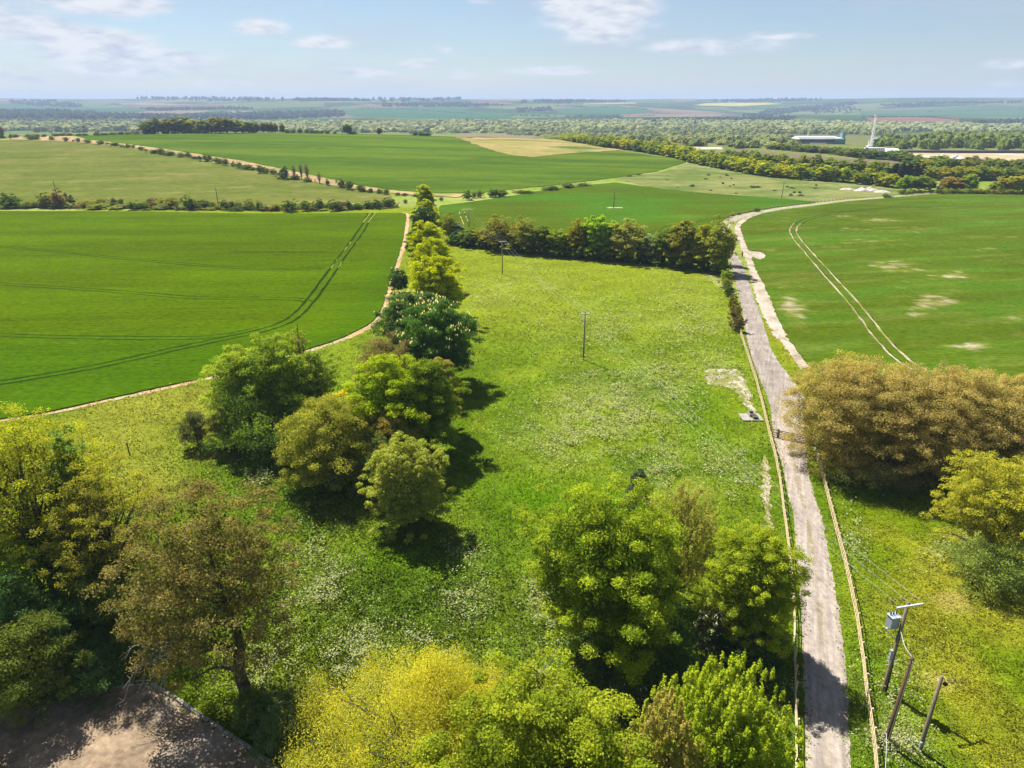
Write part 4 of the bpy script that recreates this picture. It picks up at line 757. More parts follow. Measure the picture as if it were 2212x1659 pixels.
# ---- hedge behind the left wheat
z1 = lambda x: x*.2497
Z1 = lambda y: 193.4+y*.2497
U = [(80, 910, 1025, 190, 0), (385, 900, 1025, 120, 1), (485, 880, 1025, 130, 2), (600, 925, 1000, 80, 3), (250, 965, 1020, 100, 1), (740, 955, 1003, 150, 1), (860, 945, 985, 100, 1), (980, 940, 985, 60, 0), (1045, 945, 988, 50, 0), (830, 990, 1035, 190, 1), (1000, 1000, 1035, 160, 1), (1150, 972, 1040, 110, 0), (1245, 982, 1040, 90, 0), (1300, 942, 985, 90, 2), (1400, 945, 1010, 90, 1), (1480, 925, 1025, 150, 1), (1350, 1000, 1035, 120, 1), (1640, 932, 1040, 115, 0), (1750, 950, 1030, 120, 0), (1835, 965, 1010, 60, 1), (1935, 962, 1040, 70, 0), (2000, 960, 1040, 80, 0), (2065, 975, 1030, 50, 0), (2150, 955, 1035, 90, 4), (2243, 972, 1045, 90, 4), (2388, 985, 1050, 90, 1), (2508, 960, 1055, 140, 0), (2633, 952, 1050, 110, 4), (2763, 955, 1045, 85, 0), (2893, 962, 1050, 115, 0), (3018, 970, 1040, 75, 0), (3093, 985, 1038, 90, 0), (3183, 968, 1032, 85, 0), (3268, 960, 1030, 95, 0), (3363, 942, 1022, 90, 0), (3508, 950, 985, 38, 0), (2955, 1005, 1045, 90, 1), (2470, 1020, 1050, 80, 1), (2700, 1015, 1050, 70, 1)]
UC = [(cD, 'dark green'), (cO, 'olive'), (cT, 'brownish'), ((.06, .06, .03), 'blackish'), ((.13, .17, .03), 'yellow-tinged')]
U.sort()
for k, (x, a, b, wd, c) in enumerate(U):
    big = 'large' if b-a > 90 else ('low' if b-a < 55 else 'rounded')
    spot_px('hedge_shrub', f'{big} {UC[c][1]} shrub, {ordw(k+1)} from left in the hedge behind the left wheat', 'shrub', SHRUBP, z1(x), Z1(a), Z1(b), z1(wd)*1.15, UC[c][0], group='shrubs in the hedge behind the left wheat field', parts=False, ph=4., pr=3.)
for k, u in enumerate(np.arange(12, 850, 21.)):
    b = np.interp(u, [0, 300, 550, 850], [450, 452, 456, 447])+rg.uniform(-3, 0); spot_px('bramble_patch', f'low bramble patch, {ordw(k+1)} from the left, along the hedge behind the left wheat', 'shrub', SHRUBP, u+rg.uniform(-6, 6), b-rg.uniform(6, 13), b, rg.uniform(24, 40), [cD, cO, cT, (.14, .16, .05)][rg.integers(4)], group='low bramble patches behind the left wheat field', parts=False, ph=4., pr=3.)
# ---- diagonal hedge up the pale pasture
D = [(10, 385, 425, 40), (100, 385, 425, 30), (285, 390, 435, 80), (330, 405, 435, 50), (455, 400, 440, 50), (580, 408, 448, 45), (645, 435, 452, 25), (685, 415, 455, 35), (765, 428, 462, 65), (880, 438, 472, 80), (940, 460, 476, 40), (1005, 458, 488, 70), (1065, 480, 497, 50), (1115, 472, 505, 60), (1160, 478, 505, 30), (1225, 490, 525, 45), (1270, 515, 530, 40), (1345, 520, 552, 90), (1400, 512, 560, 80), (1480, 535, 570, 100), (1570, 545, 585, 70), (1630, 540, 588, 60), (1690, 575, 600, 60), (1735, 575, 605, 50), (1795, 556, 620, 95), (1890, 590, 640, 80), (1955, 598, 655, 65), (2018, 622, 668, 38), (2070, 628, 680, 60), (2140, 645, 692, 80), (2195, 668, 698, 50), (2258, 655, 722, 85), (2310, 675, 727, 50), (2365, 690, 732, 60), (2455, 675, 772, 115), (2550, 735, 780, 90), (2660, 760, 800, 80), (2833, 775, 830, 40), (2955, 780, 850, 80), (3020, 785, 866, 85), (3117, 815, 885, 65), (3150, 855, 886, 45), (3203, 855, 890, 55), (3283, 858, 900, 45), (3343, 856, 910, 55), (3440, 888, 915, 60), (3500, 893, 918, 60), (3590, 905, 925, 50)]
for k, (x, a, b, wd) in enumerate(D):
    c = cD if k % 4 else cG
    big = 'large' if b-a > 60 else ('small' if b-a < 34 else 'rounded')
    spot_px('hedge_shrub', f'{big} dark shrub, {ordw(k+1)} from the left in the diagonal hedge above the pasture', 'shrub', SHRUBP, z1(x), Z1(a), Z1(b), z1(wd)*1.15, c, group='shrubs in the diagonal hedge above the pale pasture', parts=False, ph=4., pr=3.)
def bare_tree(k, x, a, b, wd, lab):
    rng = np.random.default_rng(300+k); X, Y, z0, h, R = place(z1(x), Z1(a), Z1(b), z1(wd), 1.)
    root = empty('bare_tree', (X, Y, z0), lab, 'tree', 'leafless trees in the diagonal hedge')
    C, _ = crown_points(rng, h, R*.9, .35, 60, .3, .3); C[:, 2] *= 1.03
    TV, TF = skeleton(rng, h, C, .22, (0, 0), 60, .2, (0, 0), .95, 260, .10)
    V2 = TV.copy(); ax = np.array((0, 0, 1.))
    obj('trunk', mesh_np('trunk', V2, TF, mats=[plain_mat('bare_twigs', (.17, .125, .09), .95)]), root)
for k, (x, a, b, wd, lb) in enumerate([(2540, 650, 772, 55, 'leafless brown tree in the diagonal hedge, leftmost of four'), (2605, 632, 782, 60, 'tall leafless brown tree in the diagonal hedge, second of four'), (2655, 638, 790, 70, 'tallest leafless brown tree in the diagonal hedge, third of four'), (2762, 716, 815, 70, 'short leafless brown tree in the diagonal hedge, rightmost of four')]):
    bare_tree(k, x, a, b, wd, lb)
# ---- bushes along the far green field's lower edge
for k, (u, a, b, wd, lb) in enumerate([(953, 425, 434, 9, 'tiny dark bush right of the farthest yellow lime tree'), (1010, 413, 431.5, 19, 'round dark bush left of a pair beyond the avenue'), (1024, 416, 428, 10, 'small dark bush right of the round bush beyond the avenue'), (1036, 411, 427, 13, 'grey-green bush beyond the avenue, left of the dark thicket'), (1066, 409, 426, 30, 'left half of the dark thicket by the far green field'), (1084, 409, 425, 30, 'right half of the dark thicket by the far green field'), (1135, 411.5, 417.5, 40, 'low hedge piece along the far field path, leftmost'), (1192, 402, 410.5, 42, 'low dark hedge piece along the far field path, second'), (1226, 394.5, 406, 26, 'taller dark bush on the far field path'), (1258, 395.5, 402, 32, 'low dark hedge piece along the far field path, fourth'), (1360, 378, 381.5, 14, 'tiny hedge piece at the edge of the rough grass, left'), (1379, 375, 378.5, 10, 'tiny hedge piece at the edge of the rough grass, right'), (1635, 449, 457, 17, 'dark round bush at the outer bend of the lane'), (1582, 458, 466, 7, 'small yellow-flowering bush at the outer bend of the lane'), (1596, 459.5, 464.5, 8, 'small dark bush at the outer bend of the lane')]):
    spot_px('field_bush', lb, 'shrub', SHRUBP, u, a, b, wd*1.1, (.35, .30, .02) if 'yellow-f' in lb else cD if 'grey' not in lb else cW, parts=False, ph=4., pr=3.)
# ---- wood and single trees on the brow
WD = [(1285, 258, 365, 110), (1365, 240, 365, 120), (1450, 226, 368, 130), (1535, 240, 368, 120), (1615, 236, 370, 120), (1690, 250, 370, 100), (1760, 244, 372, 110), (1830, 238, 374, 120), (1895, 229, 376, 130), (1965, 236, 378, 130), (2035, 246, 378, 120), (2095, 258, 380, 110), (2155, 272, 380, 90), (2205, 284, 380, 90)]
for k, (x, a, b, wd) in enumerate(WD):
    spot_px('woodland_tree', f'round-topped tree, {ordw(k+1)} from the left in the wood on the brow', 'tree', BELTP, z1(x), Z1(a)-1.5, Z1(362), z1(wd)*1.45, (.17, .18, .04) if k % 3 else (.11, .145, .03), group='trees of the small wood on the brow', brow=True)
CR = [(2222, 290, 'narrow tree at the right end of the wood on the brow', 50, 90), (2282, 286, 'pale tree right of the wood on the brow, leftmost of five', 60, 94), (2322, 284, 'pale tree right of the wood on the brow, second of five', 55, 94), (2352, 287, 'pale tree right of the wood on the brow, third of five', 50, 92), (2385, 290, 'pale tree right of the wood on the brow, fourth of five', 55, 90), (2444, 298, 'pale slim tree right of the wood on the brow, fifth of five', 48, 82), (3005, 294, 'lone broad tree on the skyline of the far green field', 85, 90), (3283, 330, 'lone small tree on the skyline of the far green field', 46, 60), (20, 282, 'bare grey tree on the brow at the left edge', 40, 90)]
for k, (x, a, lb, wd, hh) in enumerate(CR):
    spot_px('hillside_tree', lb, 'tree', TWIGP if k == 8 else MIDP, z1(x), Z1(a), Z1(a+hh), z1(wd)*1.2, (.13, .145, .05) if k != 8 else (.12, .11, .08), brow=True)
BR = [(2490, 345, 380, 45), (2540, 345, 380, 45), (2600, 338, 380, 40), (2655, 344, 380, 40), (2705, 350, 382, 50), (2745, 350, 382, 50), (2785, 354, 382, 40), (2835, 352, 383, 45), (2900, 362, 383, 30), (3045, 358, 384, 70), (3075, 365, 385, 40), (3595, 364, 399, 60), (3650, 366, 399, 70), (3700, 370, 400, 70), (245, 376, 396, 45), (330, 372, 390, 50), (390, 372, 391, 50), (490, 366, 388, 60), (550, 364, 388, 70), (610, 364, 388, 60), (690, 370, 386, 50), (745, 370, 386, 60), (850, 363, 386, 70), (915, 365, 386, 70), (985, 364, 386, 70), (1050, 363, 386, 70), (1115, 364, 386, 70), (1185, 363, 386, 70), (1270, 361, 384, 70), (1335, 362, 383, 60), (1437, 358, 382, 60), (1510, 362, 382, 40), (1600, 358, 380, 60), (1660, 356, 380, 60), (1720, 356, 380, 60), (1790, 356, 380, 60), (140, 362, 384, 60), (30, 385, 400, 50)]
BR.sort()
for k, (x, a, b, wd) in enumerate(BR):
    spot_px('hedge_shrub', f'small dark hedge shrub on the brow of the far green field, {ordw(k+1)} from the left', 'shrub', SHRUBP, z1(x), Z1(a), Z1(b), z1(wd)*1.2, cD, group='hedge shrubs along the brow', brow=True, parts=False, ph=4., pr=3.)
# ---- belt of trees beyond the rough grassland
def belt(front, tops, back_rows, spacing, label, group, cols, name='woodland_tree', protos=None, wj=1., hj=.15, rowd=11.):
    f = np.array(smooth(P(*front), 6)); seg = np.r_[0, np.cumsum(np.linalg.norm(np.diff(f, axis=0), axis=1))]
    n = 0
    for r in range(back_rows+1):
        s = rg.uniform(0, spacing)
        while s < seg[-1]:
            x = np.interp(s, seg, f[:, 0]); y = np.interp(s, seg, f[:, 1])+r*rowd+rg.uniform(-2, 2); t = s/seg[-1]
            h = np.interp(t, np.linspace(0, 1, len(tops)), tops)*rg.uniform(1-hj, 1+hj); R = spacing*.68*rg.uniform(.8, 1.25)*wj
            c = cols[rg.integers(len(cols))]
            spot(name, label, 'tree', protos or BELTP, x, y, h, R, c, group=group, parts=False, ph=10. if not protos else 12., pr=4.2 if not protos else 3.); n += 1
            s += spacing*rg.uniform(.75, 1.25)
    return n
gB = [(.20, .235, .016), (.17, .21, .018), (.27, .28, .014), (.12, .165, .02), (.31, .31, .014)]
gD = [(.13, .17, .02), (.10, .145, .02), (.17, .20, .022), (.13, .15, .03)]
nb_ = belt([(1215, 303), (1290, 316), (1345, 322.5), (1410, 332), (1480, 346), (1517, 356), (1604, 372), (1657, 381), (1733, 388), (1818, 394), (1908, 403), (1950, 409)], [5, 6, 7.5, 8, 8.5, 9, 9.5, 9, 8.5, 8, 7.5], 1, 7.0, 'round-crowned tree in the front of the long belt beyond the rough grassland', 'trees in the long belt beyond the rough grassland', gB)
nb_ += belt([(1180, 297), (1260, 307), (1345, 317), (1420, 325), (1500, 342)], [5, 6, 7, 8, 8], 0, 9.0, 'yellow-green tree along the far top edge of the stubble slope', 'trees along the top of the stubble slope', [(.17, .20, .018), (.21, .23, .018)])
nb_ += belt([(1560, 352), (1650, 362), (1750, 371), (1850, 378), (1960, 386)], [9, 9.5, 9.5, 9, 9], 1, 8.5, 'dark green tree in the back of the long belt beyond the rough grassland', 'back trees of the long belt', gD)
nb_ += belt([(1660, 322), (1740, 328), (1800, 333), (1860, 341), (1940, 347), (1965, 352)], [5, 5.5, 6, 6.5, 7, 8], 1, 8.5, 'green tree in the narrow belt between ploughed field and building site', 'trees between the ploughed field and the building site', [(.13, .17, .025), (.17, .19, .022), (.09, .13, .025)])
nb_ += belt([(1990, 365), (2080, 366), (2180, 368), (2300, 372)], [7, 7, 6.5, 7], 2, 8.5, 'mixed scrub tree in the wood below the building site', 'trees of the wood below the building site', [(.13, .17, .02), (.09, .13, .02), (.19, .20, .02), (.12, .13, .03)])
nb_ += belt([(1990, 388), (2090, 389), (2200, 390), (2320, 392)], [8, 8, 8, 9], 1, 8., 'leafy tree in the middle of the wood at the right edge', 'middle trees of the wood at the right edge', [(.14, .18, .018), (.10, .14, .02), (.21, .21, .02)])
for k, (u, a, b, wd) in enumerate([(1935, 352, 386, 16), (1950, 350, 388, 16), (1965, 350, 388, 16), (1980, 352, 387, 16), (1995, 352, 386, 16), (2010, 354, 384, 14)]):
    spot_px('conifer_tree', f'dark conifer beside the long belt, {ordw(k+1)} from the left of six', 'tree', CONP, u, a, b, wd*1.2, (.022, .035, .02), group='dark conifers at the end of the belt', parts=False, ph=12., pr=3.)
RB = [(1960, 379, 413, 40, cL, 'big round bright green tree at the end of the far lane, left of two'), (1988, 380, 413, 42, (.15, .20, .02), 'big round green tree at the end of the far lane, right of two'), (2012, 388, 411, 22, cG, 'small dark round tree where the far lane enters the wood'), (2052, 382, 413, 46, (.21, .16, .035), 'rounded bronze tree behind the clipped hedge, leftmost'), (2070, 384, 414, 34, (.19, .16, .03), 'bronze tree behind the clipped hedge, second from the left'), (2097, 376, 415, 34, cL, 'bright lime-green tree behind the clipped hedge'), (2150, 392, 417, 30, (.2, .2, .025), 'small olive tree behind the clipped hedge'), (2168, 385, 417, 28, (.22, .2, .02), 'yellow-green tree behind the clipped hedge'), (2190, 380, 418, 32, cY, 'yellow tree behind the clipped hedge near the right edge'), (2222, 378, 418, 40, (.3, .26, .02), 'golden tree cut by the right edge behind the clipped hedge'), (2035, 398, 413, 20, cW, 'small white-flowering bush by the far lane entrance')]
for (u, a, b, wd, c, lb) in RB: spot_px('roadside_tree', lb, 'tree', MIDP, u, a, b, wd*1.12, c, parts=True)
for k, u in enumerate(np.arange(2028, 2300, 11.5)):
    b = np.interp(u, [2025, 2212, 2320], [418, 420.5, 422]); spot_px('hedge_shrub', f'clipped yellow-green hedge bush, {ordw(k+1)} from the lane along the top of the right wheat', 'shrub', SHRUBP, u, b-11, b, 17, (.19, .20, .022) if k % 3 else (.10, .14, .02), group='clipped hedge along the top of the right wheat field', parts=False, ph=4., pr=3.)
for k, u in enumerate((1915, 1950, 1962, 1974, 1988)):
    spot_px('hedge_shrub', f'low hedge bush beside the far lane, {ordw(k+1)} from the left of five', 'shrub', SHRUBP, u, (419 if k == 0 else 410), (426.5 if k == 0 else 421-k*.8), 24 if k == 0 else 16, cD if k == 0 else (.12, .15, .03), group='low hedge bushes beside the far lane', parts=False, ph=4., pr=3.)
for k in range(46):   # scrubby tufts in the rough grassland
    u = rg.uniform(1440, 1900); v = rg.uniform(372, 425)
    x, y = at(u, v)
    if not inpoly(np.array([x]), np.array([y]), rough_far)[0]: continue
    spot('scrub_tuft', 'small dark scrub tuft scattered over the pale rough grassland', 'shrub', SHRUBP, x, y, rg.uniform(.5, 1.3), rg.uniform(.6, 1.8), (.07, .10, .025), group='scrub tufts in the rough grassland', parts=False, ph=4., pr=3.)
# ------------------------------------------------------------------ far woods that read as one mass each
def blob_mesh():
    bm_v = []; t = (1+5**.5)/2
    v = unit(np.array([(-1, t, 0), (1, t, 0), (-1, -t, 0), (1, -t, 0), (0, -1, t), (0, 1, t), (0, -1, -t), (0, 1, -t), (t, 0, -1), (t, 0, 1), (-t, 0, -1), (-t, 0, 1)], float))
    f = np.array([(0, 11, 5), (0, 5, 1), (0, 1, 7), (0, 7, 10), (0, 10, 11), (1, 5, 9), (5, 11, 4), (11, 10, 2), (10, 7, 6), (7, 1, 8), (3, 9, 4), (3, 4, 2), (3, 2, 6), (3, 6, 8), (3, 8, 9), (4, 9, 5), (2, 4, 11), (6, 2, 10), (8, 6, 7), (9, 8, 1)])
    return v, f
BV0, BF0 = blob_mesh()
def leafy_blobs(X, Y, h, R, cols, rng, nl=26, ls=(.3, .6)):
    """every tree a small cloud of leaf faces over a solid core"""
    n = len(X); Z = ter(X, Y); j = rng.uniform(.7, 1.25, (n, 12, 1))
    V = BV0[None]*j*np.stack([R*.85, R*.85, h*.6], -1)[:, None, :]+np.stack([X, Y, Z+h*.34], -1)[:, None, :]
    F = (BF0[None]+12*np.arange(n)[:, None, None]).reshape(-1, 3)
    cc = np.repeat(cols*.8, 12, 0)
    m = n*nl; k = np.repeat(np.arange(n), nl); o = rdir(rng, m); o[:, 2] = np.abs(o[:, 2])*1.25-.45
    p = o*np.stack([R, R, h*.62], -1)[k]*rng.uniform(.8, 1.08, (m, 1))+np.stack([X, Y, Z+h*.36], -1)[k]
    LV, LF = leaves_geo(rng, p, unit(o+rng.normal(0, .5, (m, 3))+np.array((0, 0, .7))), R[k]*rng.uniform(*ls, m), .8)
    lc = np.repeat((cols[k]*rng.uniform(.85, 1.18, (m, 1))), 4, 0)
    return np.vstack([V.reshape(-1, 3), LV]), [F, LF+len(V.reshape(-1, 3))], np.vstack([cc, lc])
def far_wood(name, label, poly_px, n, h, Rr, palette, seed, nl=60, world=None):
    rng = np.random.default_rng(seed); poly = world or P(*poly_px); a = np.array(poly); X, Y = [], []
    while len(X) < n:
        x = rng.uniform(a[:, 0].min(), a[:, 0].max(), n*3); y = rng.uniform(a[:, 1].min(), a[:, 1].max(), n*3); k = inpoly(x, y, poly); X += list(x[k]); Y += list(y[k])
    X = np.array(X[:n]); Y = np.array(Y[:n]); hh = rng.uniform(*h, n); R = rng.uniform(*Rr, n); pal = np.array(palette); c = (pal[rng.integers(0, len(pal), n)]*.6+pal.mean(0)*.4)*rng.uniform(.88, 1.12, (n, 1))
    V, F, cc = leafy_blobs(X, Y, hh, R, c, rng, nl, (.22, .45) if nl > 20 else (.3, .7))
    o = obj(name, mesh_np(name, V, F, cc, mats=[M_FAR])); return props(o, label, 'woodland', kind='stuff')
pV = [(.18, .22, .07), (.21, .24, .075), (.13, .17, .06), (.24, .24, .09), (.18, .19, .085), (.11, .145, .06)]
far_wood('valley_woodland', 'wide pale green woodland filling the valley floor behind the long belt', [(1080, 290), (1300, 300), (1500, 318), (1640, 322), (1720, 318), (1720, 300), (1640, 285), (1400, 276), (1080, 280)], 640, (6, 10), (6, 11), pV, 401)
far_wood('valley_woodland', 'dark green wood behind the building site at the right', [(1890, 322), (2400, 330), (2400, 300), (2200, 292), (2000, 300), (1900, 308)], 620, (8, 15), (4.5, 8), [(.11, .16, .03), (.14, .18, .035), (.08, .125, .03), (.18, .20, .05)], 402, 60)
far_wood('valley_woodland', 'woodland around the industrial buildings in the valley', [(1480, 293), (1700, 290.5), (1850, 291), (1930, 294), (1930, 284), (1880, 278), (1700, 272), (1480, 276)], 520, (7, 12), (6, 11), pV, 403)
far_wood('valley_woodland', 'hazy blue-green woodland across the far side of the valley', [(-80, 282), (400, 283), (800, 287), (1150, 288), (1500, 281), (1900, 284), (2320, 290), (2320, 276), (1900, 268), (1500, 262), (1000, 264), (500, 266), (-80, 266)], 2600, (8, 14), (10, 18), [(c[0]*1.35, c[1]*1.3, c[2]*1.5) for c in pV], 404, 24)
far_wood('valley_woodland', 'town trees in the hazy valley at the left', [(-80, 286), (320, 287), (320, 262), (150, 260), (-80, 260)], 380, (8, 16), (6, 12), pV+[(.20, .14, .09)], 405, 16)
pH = [(.05, .08, .04), (.065, .095, .045), (.045, .075, .04)]
for k, (poly, n, h, lb) in enumerate([
    ([(293, 213.5), (420, 211.5), (560, 214), (620, 218), (560, 219.5), (420, 218), (300, 216.5)], 420, (18, 30), 'long flat-topped wood on the skyline left of centre'),
    ([(630, 216), (760, 216), (800, 218), (640, 219.5)], 150, (16, 26), 'low wood on the skyline right of the long flat-topped wood'),
    ([(795, 216), (880, 213), (990, 213), (995, 217), (880, 221), (795, 221)], 260, (20, 32), 'domed dark wood on the central skyline'),
    ([(20, 218), (120, 217.5), (170, 224), (180, 232), (90, 230), (30, 224)], 200, (12, 20), 'pair of woods high on the far left hillside'),
    ([(-60, 242), (110, 240), (300, 250), (560, 244), (740, 240), (745, 252), (560, 258), (-60, 258)], 1500, (12, 20), 'broad dark blue plantation along the foot of the far left hills'),
    ([(1105, 222), (1220, 218), (1340, 218), (1350, 221), (1220, 224)], 200, (14, 24), 'wooded skyline just right of centre'),
    ([(1660, 238), (1760, 230), (1845, 221), (1850, 226), (1800, 232), (1700, 246), (1600, 252)], 420, (12, 20), 'dark diagonal wood on the right-hand hillside'),
    ([(1115, 236), (1190, 232), (1195, 238), (1120, 243)], 90, (10, 16), 'small wood with a farmstead on the central hillside'),
    ([(1540, 218), (1700, 215), (1780, 216), (1700, 220), (1540, 221)], 200, (14, 24), 'thin line of woods along the right skyline'),
    ([(1980, 222), (2320, 223), (2320, 226), (1980, 225)], 180, (10, 16), 'line of trees below the right-hand skyline'),
    ([(300, 236), (520, 232), (560, 236), (330, 241)], 260, (10, 17), 'narrow wood across the left hillside below the brown field'),
    ([(820, 226), (1010, 224), (1100, 227), (1000, 231), (830, 231)], 260, (10, 18), 'wood below the domed wood on the central hills'),
    ([(1380, 262), (1600, 258), (1720, 254), (1720, 258), (1600, 263), (1400, 266)], 420, (9, 15), 'low woods at the foot of the central hills'),
    ([(1900, 226), (2010, 225), (2020, 229), (1910, 230)], 90, (10, 16), 'small wood near the top of the right-hand hills'),
    ([(2100, 262), (2330, 258), (2330, 263), (2110, 267)], 200, (8, 13), 'woods low on the far right hillside'),
    ([(1740, 228), (1850, 232), (1860, 240), (1760, 246)], 120, (9, 14), 'small woods below the diagonal wood on the right hill')]):
    far_wood('hill_woodland', lb, poly, n, h, (h[0]*.5, h[1]*.75), pH, 420+k, 8)
def hedge_line(px, n, label, seed, h=(3, 7)):
    rng = np.random.default_rng(seed); p = np.array(smooth(P(*px), 12)); t = np.sort(rng.uniform(0, len(p)-1.01, n)); i = t.astype(int); q = p[i]+(p[i+1]-p[i])*(t-i)[:, None]
    hh = rng.uniform(*h, n); V, F, c = leafy_blobs(q[:, 0], q[:, 1]+rng.normal(0, 2, n), hh, hh*.8, np.array(pH)[rng.integers(0, 3, n)], rng, 8)
    props(obj('distant_hedge', mesh_np('distant_hedge', V, F, c, mats=[M_FAR])), label, 'hedge', kind='stuff')
for k, (px, n) in enumerate([([(2000, 242), (2100, 240), (2212, 236), (2320, 237)], 150), ([(1860, 255), (2000, 254), (2120, 262), (2320, 258)], 200), ([(1740, 268), (1880, 266), (2000, 268), (2320, 272)], 220), ([(1400, 256), (1560, 254), (1700, 250), (1840, 244)], 220), ([(1100, 250), (1250, 252), (1420, 250)], 140), ([(1960, 230), (2080, 229), (2212, 231)], 110), ([(1400, 236), (1320, 231), (1200, 229)], 90), ([(1020, 246), (900, 238), (770, 234)], 120)]):
    hedge_line(px, n, f'thin dark hedge across the far hillside, {ordw(k+1)} of the eight distant hedges', 500+k)
# coloured fields on the far slopes
def patch_field(px, col, n=0): land('far_field', sheet_geo(P(*px), 60, 1.6, lambda X, Y: lerp(np.tile(np.array(col), (len(X), 1)), np.array(col)*.8, fbm(X/200, Y/200, 5, 3)), 4), M_PALE)
for px, c in [([(1500, 228), (1560, 223), (1650, 222.5), (1690, 225), (1600, 230)], (.50, .42, .10)), ([(1260, 224), (1370, 222), (1375, 224.5), (1260, 226)], (.38, .33, .14)), ([(255, 224), (480, 224.5), (510, 227), (260, 226)], (.30, .24, .16)), ([(255, 226.5), (480, 227.5), (500, 234), (300, 236)], (.16, .11, .085)), ([(740, 236), (880, 234.5), (1000, 238), (1110, 248), (1100, 256), (900, 256), (760, 252)], (.045, .13, .05)), ([(510, 222), (700, 222), (700, 231), (560, 234)], (.12, .17, .06)), ([(60, 219), (230, 219), (240, 226), (180, 231)], (.10, .17, .06)), ([(1200, 236), (1330, 228), (1420, 240), (1350, 248), (1210, 248)], (.05, .13, .05)), ([(1870, 254), (1960, 253), (2070, 257), (2070, 265), (1880, 264)], (.22, .12, .075)), ([(1820, 270), (1960, 268.5), (2080, 272), (2080, 278), (1840, 279)], (.22, .15, .09)), ([(1860, 240), (2100, 230), (2320, 232), (2320, 252), (2000, 252), (1860, 252)], (.055, .13, .05)), ([(1760, 234), (1900, 222.5), (1990, 223), (1860, 236)], (.16, .19, .06)), ([(2080, 270), (2320, 266), (2320, 276), (2100, 278)], (.10, .19, .05)), ([(1650, 248), (1860, 243), (1860, 247), (1660, 253)], (.11, .18, .05)), ([(1340, 248), (1560, 247), (1560, 252), (1350, 254)], (.22, .17, .10)), ([(0, 226), (140, 232), (400, 232), (300, 243), (0, 240)], (.05, .12, .05))]:
    patch_field(px, c)
# ------------------------------------------------------------------ built things
def box(c, s, rz=0., tilt=None):
    x, y, z = s[0]/2, s[1]/2, s[2]/2
    V = np.array([(-x, -y, -z), (x, -y, -z), (x, y, -z), (-x, y, -z), (-x, -y, z), (x, -y, z), (x, y, z), (-x, y, z)], float)
    ca, sa = math.cos(rz), math.sin(rz); V = V@np.array([[ca, sa, 0], [-sa, ca, 0], [0, 0, 1]])+np.array(c, float)
    return V, np.array([(0, 3, 2, 1), (4, 5, 6, 7), (0, 1, 5, 4), (1, 2, 6, 5), (2, 3, 7, 6), (3, 0, 4, 7)])
def beam(a, b, wdt, hgt, twist=0.):
    a = np.array(a, float); b = np.array(b, float); d = unit(b-a); up = np.array((0, 0, 1.)) if abs(d[2]) < .95 else np.array((0, 1., 0))
    s = unit(np.cross(d, up)); u = np.cross(s, d)
    q = [(-1, -1), (1, -1), (1, 1), (-1, 1)]; V = np.array([a+s*i*wdt/2+u*j*hgt/2 for i, j in q]+[b+s*i*wdt/2+u*j*hgt/2 for i, j in q])
    return V, np.array([(0, 1, 2, 3), (7, 6, 5, 4), (0, 4, 5, 1), (1, 5, 6, 2), (2, 6, 7, 3), (3, 7, 4, 0)])
def part(name, geos, m, parent, sm=False, bev=0, label=None):
    V, F = merge([(V, F) for V, F in geos]); o = obj(name, mesh_np(name, V, F, smoothf=sm, mats=[m]), parent)
    if bev:
        b = o.modifiers.new('bevel', 'BEVEL'); b.width = bev; b.segments = 1
    if label: o['label'] = label
    return o
def cyl(a, b, r0, r1=None, n=10, caps=True):
    V, F = tube([a, b], [r0, r1 or r0], n)
    return V, F
def capped(a, b, r0, r1=None, n=10):
    V, F = tube([a, (np.array(a)+np.array(b))/2, b, np.array(b)*1.0, np.array(b)*1.0], [r0, ((r1 or r0)+r0)/2, r1 or r0, (r1 or r0)*.7, .004], n); k = len(V)-2*n
    V2, F2 = tube([a, b], [r0, r1 or r0], n); d = unit(np.array(b)-np.array(a)); V2 = np.vstack([V2, V2[n:2*n]*.4+np.array(b)*.6+d*.01]); i = np.arange(n); j = (i+1) % n
    F2 = np.vstack([F2, np.column_stack([n+i, n+j, 2*n+j, 2*n+i])]); top = np.column_stack([2*n+np.arange(0, n-2, 2)*0, 2*n+np.arange(1, n-1, 2), 2*n+np.arange(2, n, 2), 2*n+(np.arange(3, n+1, 2) % n)]) if n % 2 == 0 else np.zeros((0, 4), int)
    return V2, np.vstack([F2, top])
rf = np.random.default_rng(9)
# ---- post-and-rail fences
def fence(label, px, bay=1.8, hgt=1.2):
    p = np.array(smooth(P(*px), 10)); seg = np.r_[0, np.cumsum(np.linalg.norm(np.diff(p, axis=0), axis=1))]; L = seg[-1]; n = int(L/bay)
    pt = lambda s: np.array([np.interp(s, seg, p[:, 0]), np.interp(s, seg, p[:, 1])])
    o0 = pt(0); z0 = float(ter(*o0)); root = empty('post_and_rail_fence', (o0[0], o0[1], z0), label, 'fence')
    pos = [pt(i*L/n)+rf.normal(0, .02, 2) for i in range(n+1)]
    def g(q, z): return np.array((q[0]-o0[0], q[1]-o0[1], float(ter(*q))-z0+z))
    for q in pos: part('post', [beam(g(q, -.2), g(q, hgt+.08+rf.normal(0, .02))+np.append(rf.normal(0, .015, 2), 0), .12, .10)], M_WOOD, root)
    for i in range(0, n, 2):
        a, m, b = pos[i], pos[i+1], pos[min(i+2, n)]; d = unit(b-a); s = np.array((d[1], -d[0]))*.09
        for z in (.38, .76, 1.12):
            j0, j1, j2 = rf.normal(0, .018, 3); gs = [beam(g(a+s, z+j0), g(m+s, z+j1), .035, .095)]
            if i+2 <= n: gs.append(beam(g(m+s, z+j1), g(b+s, z+j2), .035, .095))
            part('rail', gs, M_WOOD, root)
    return root
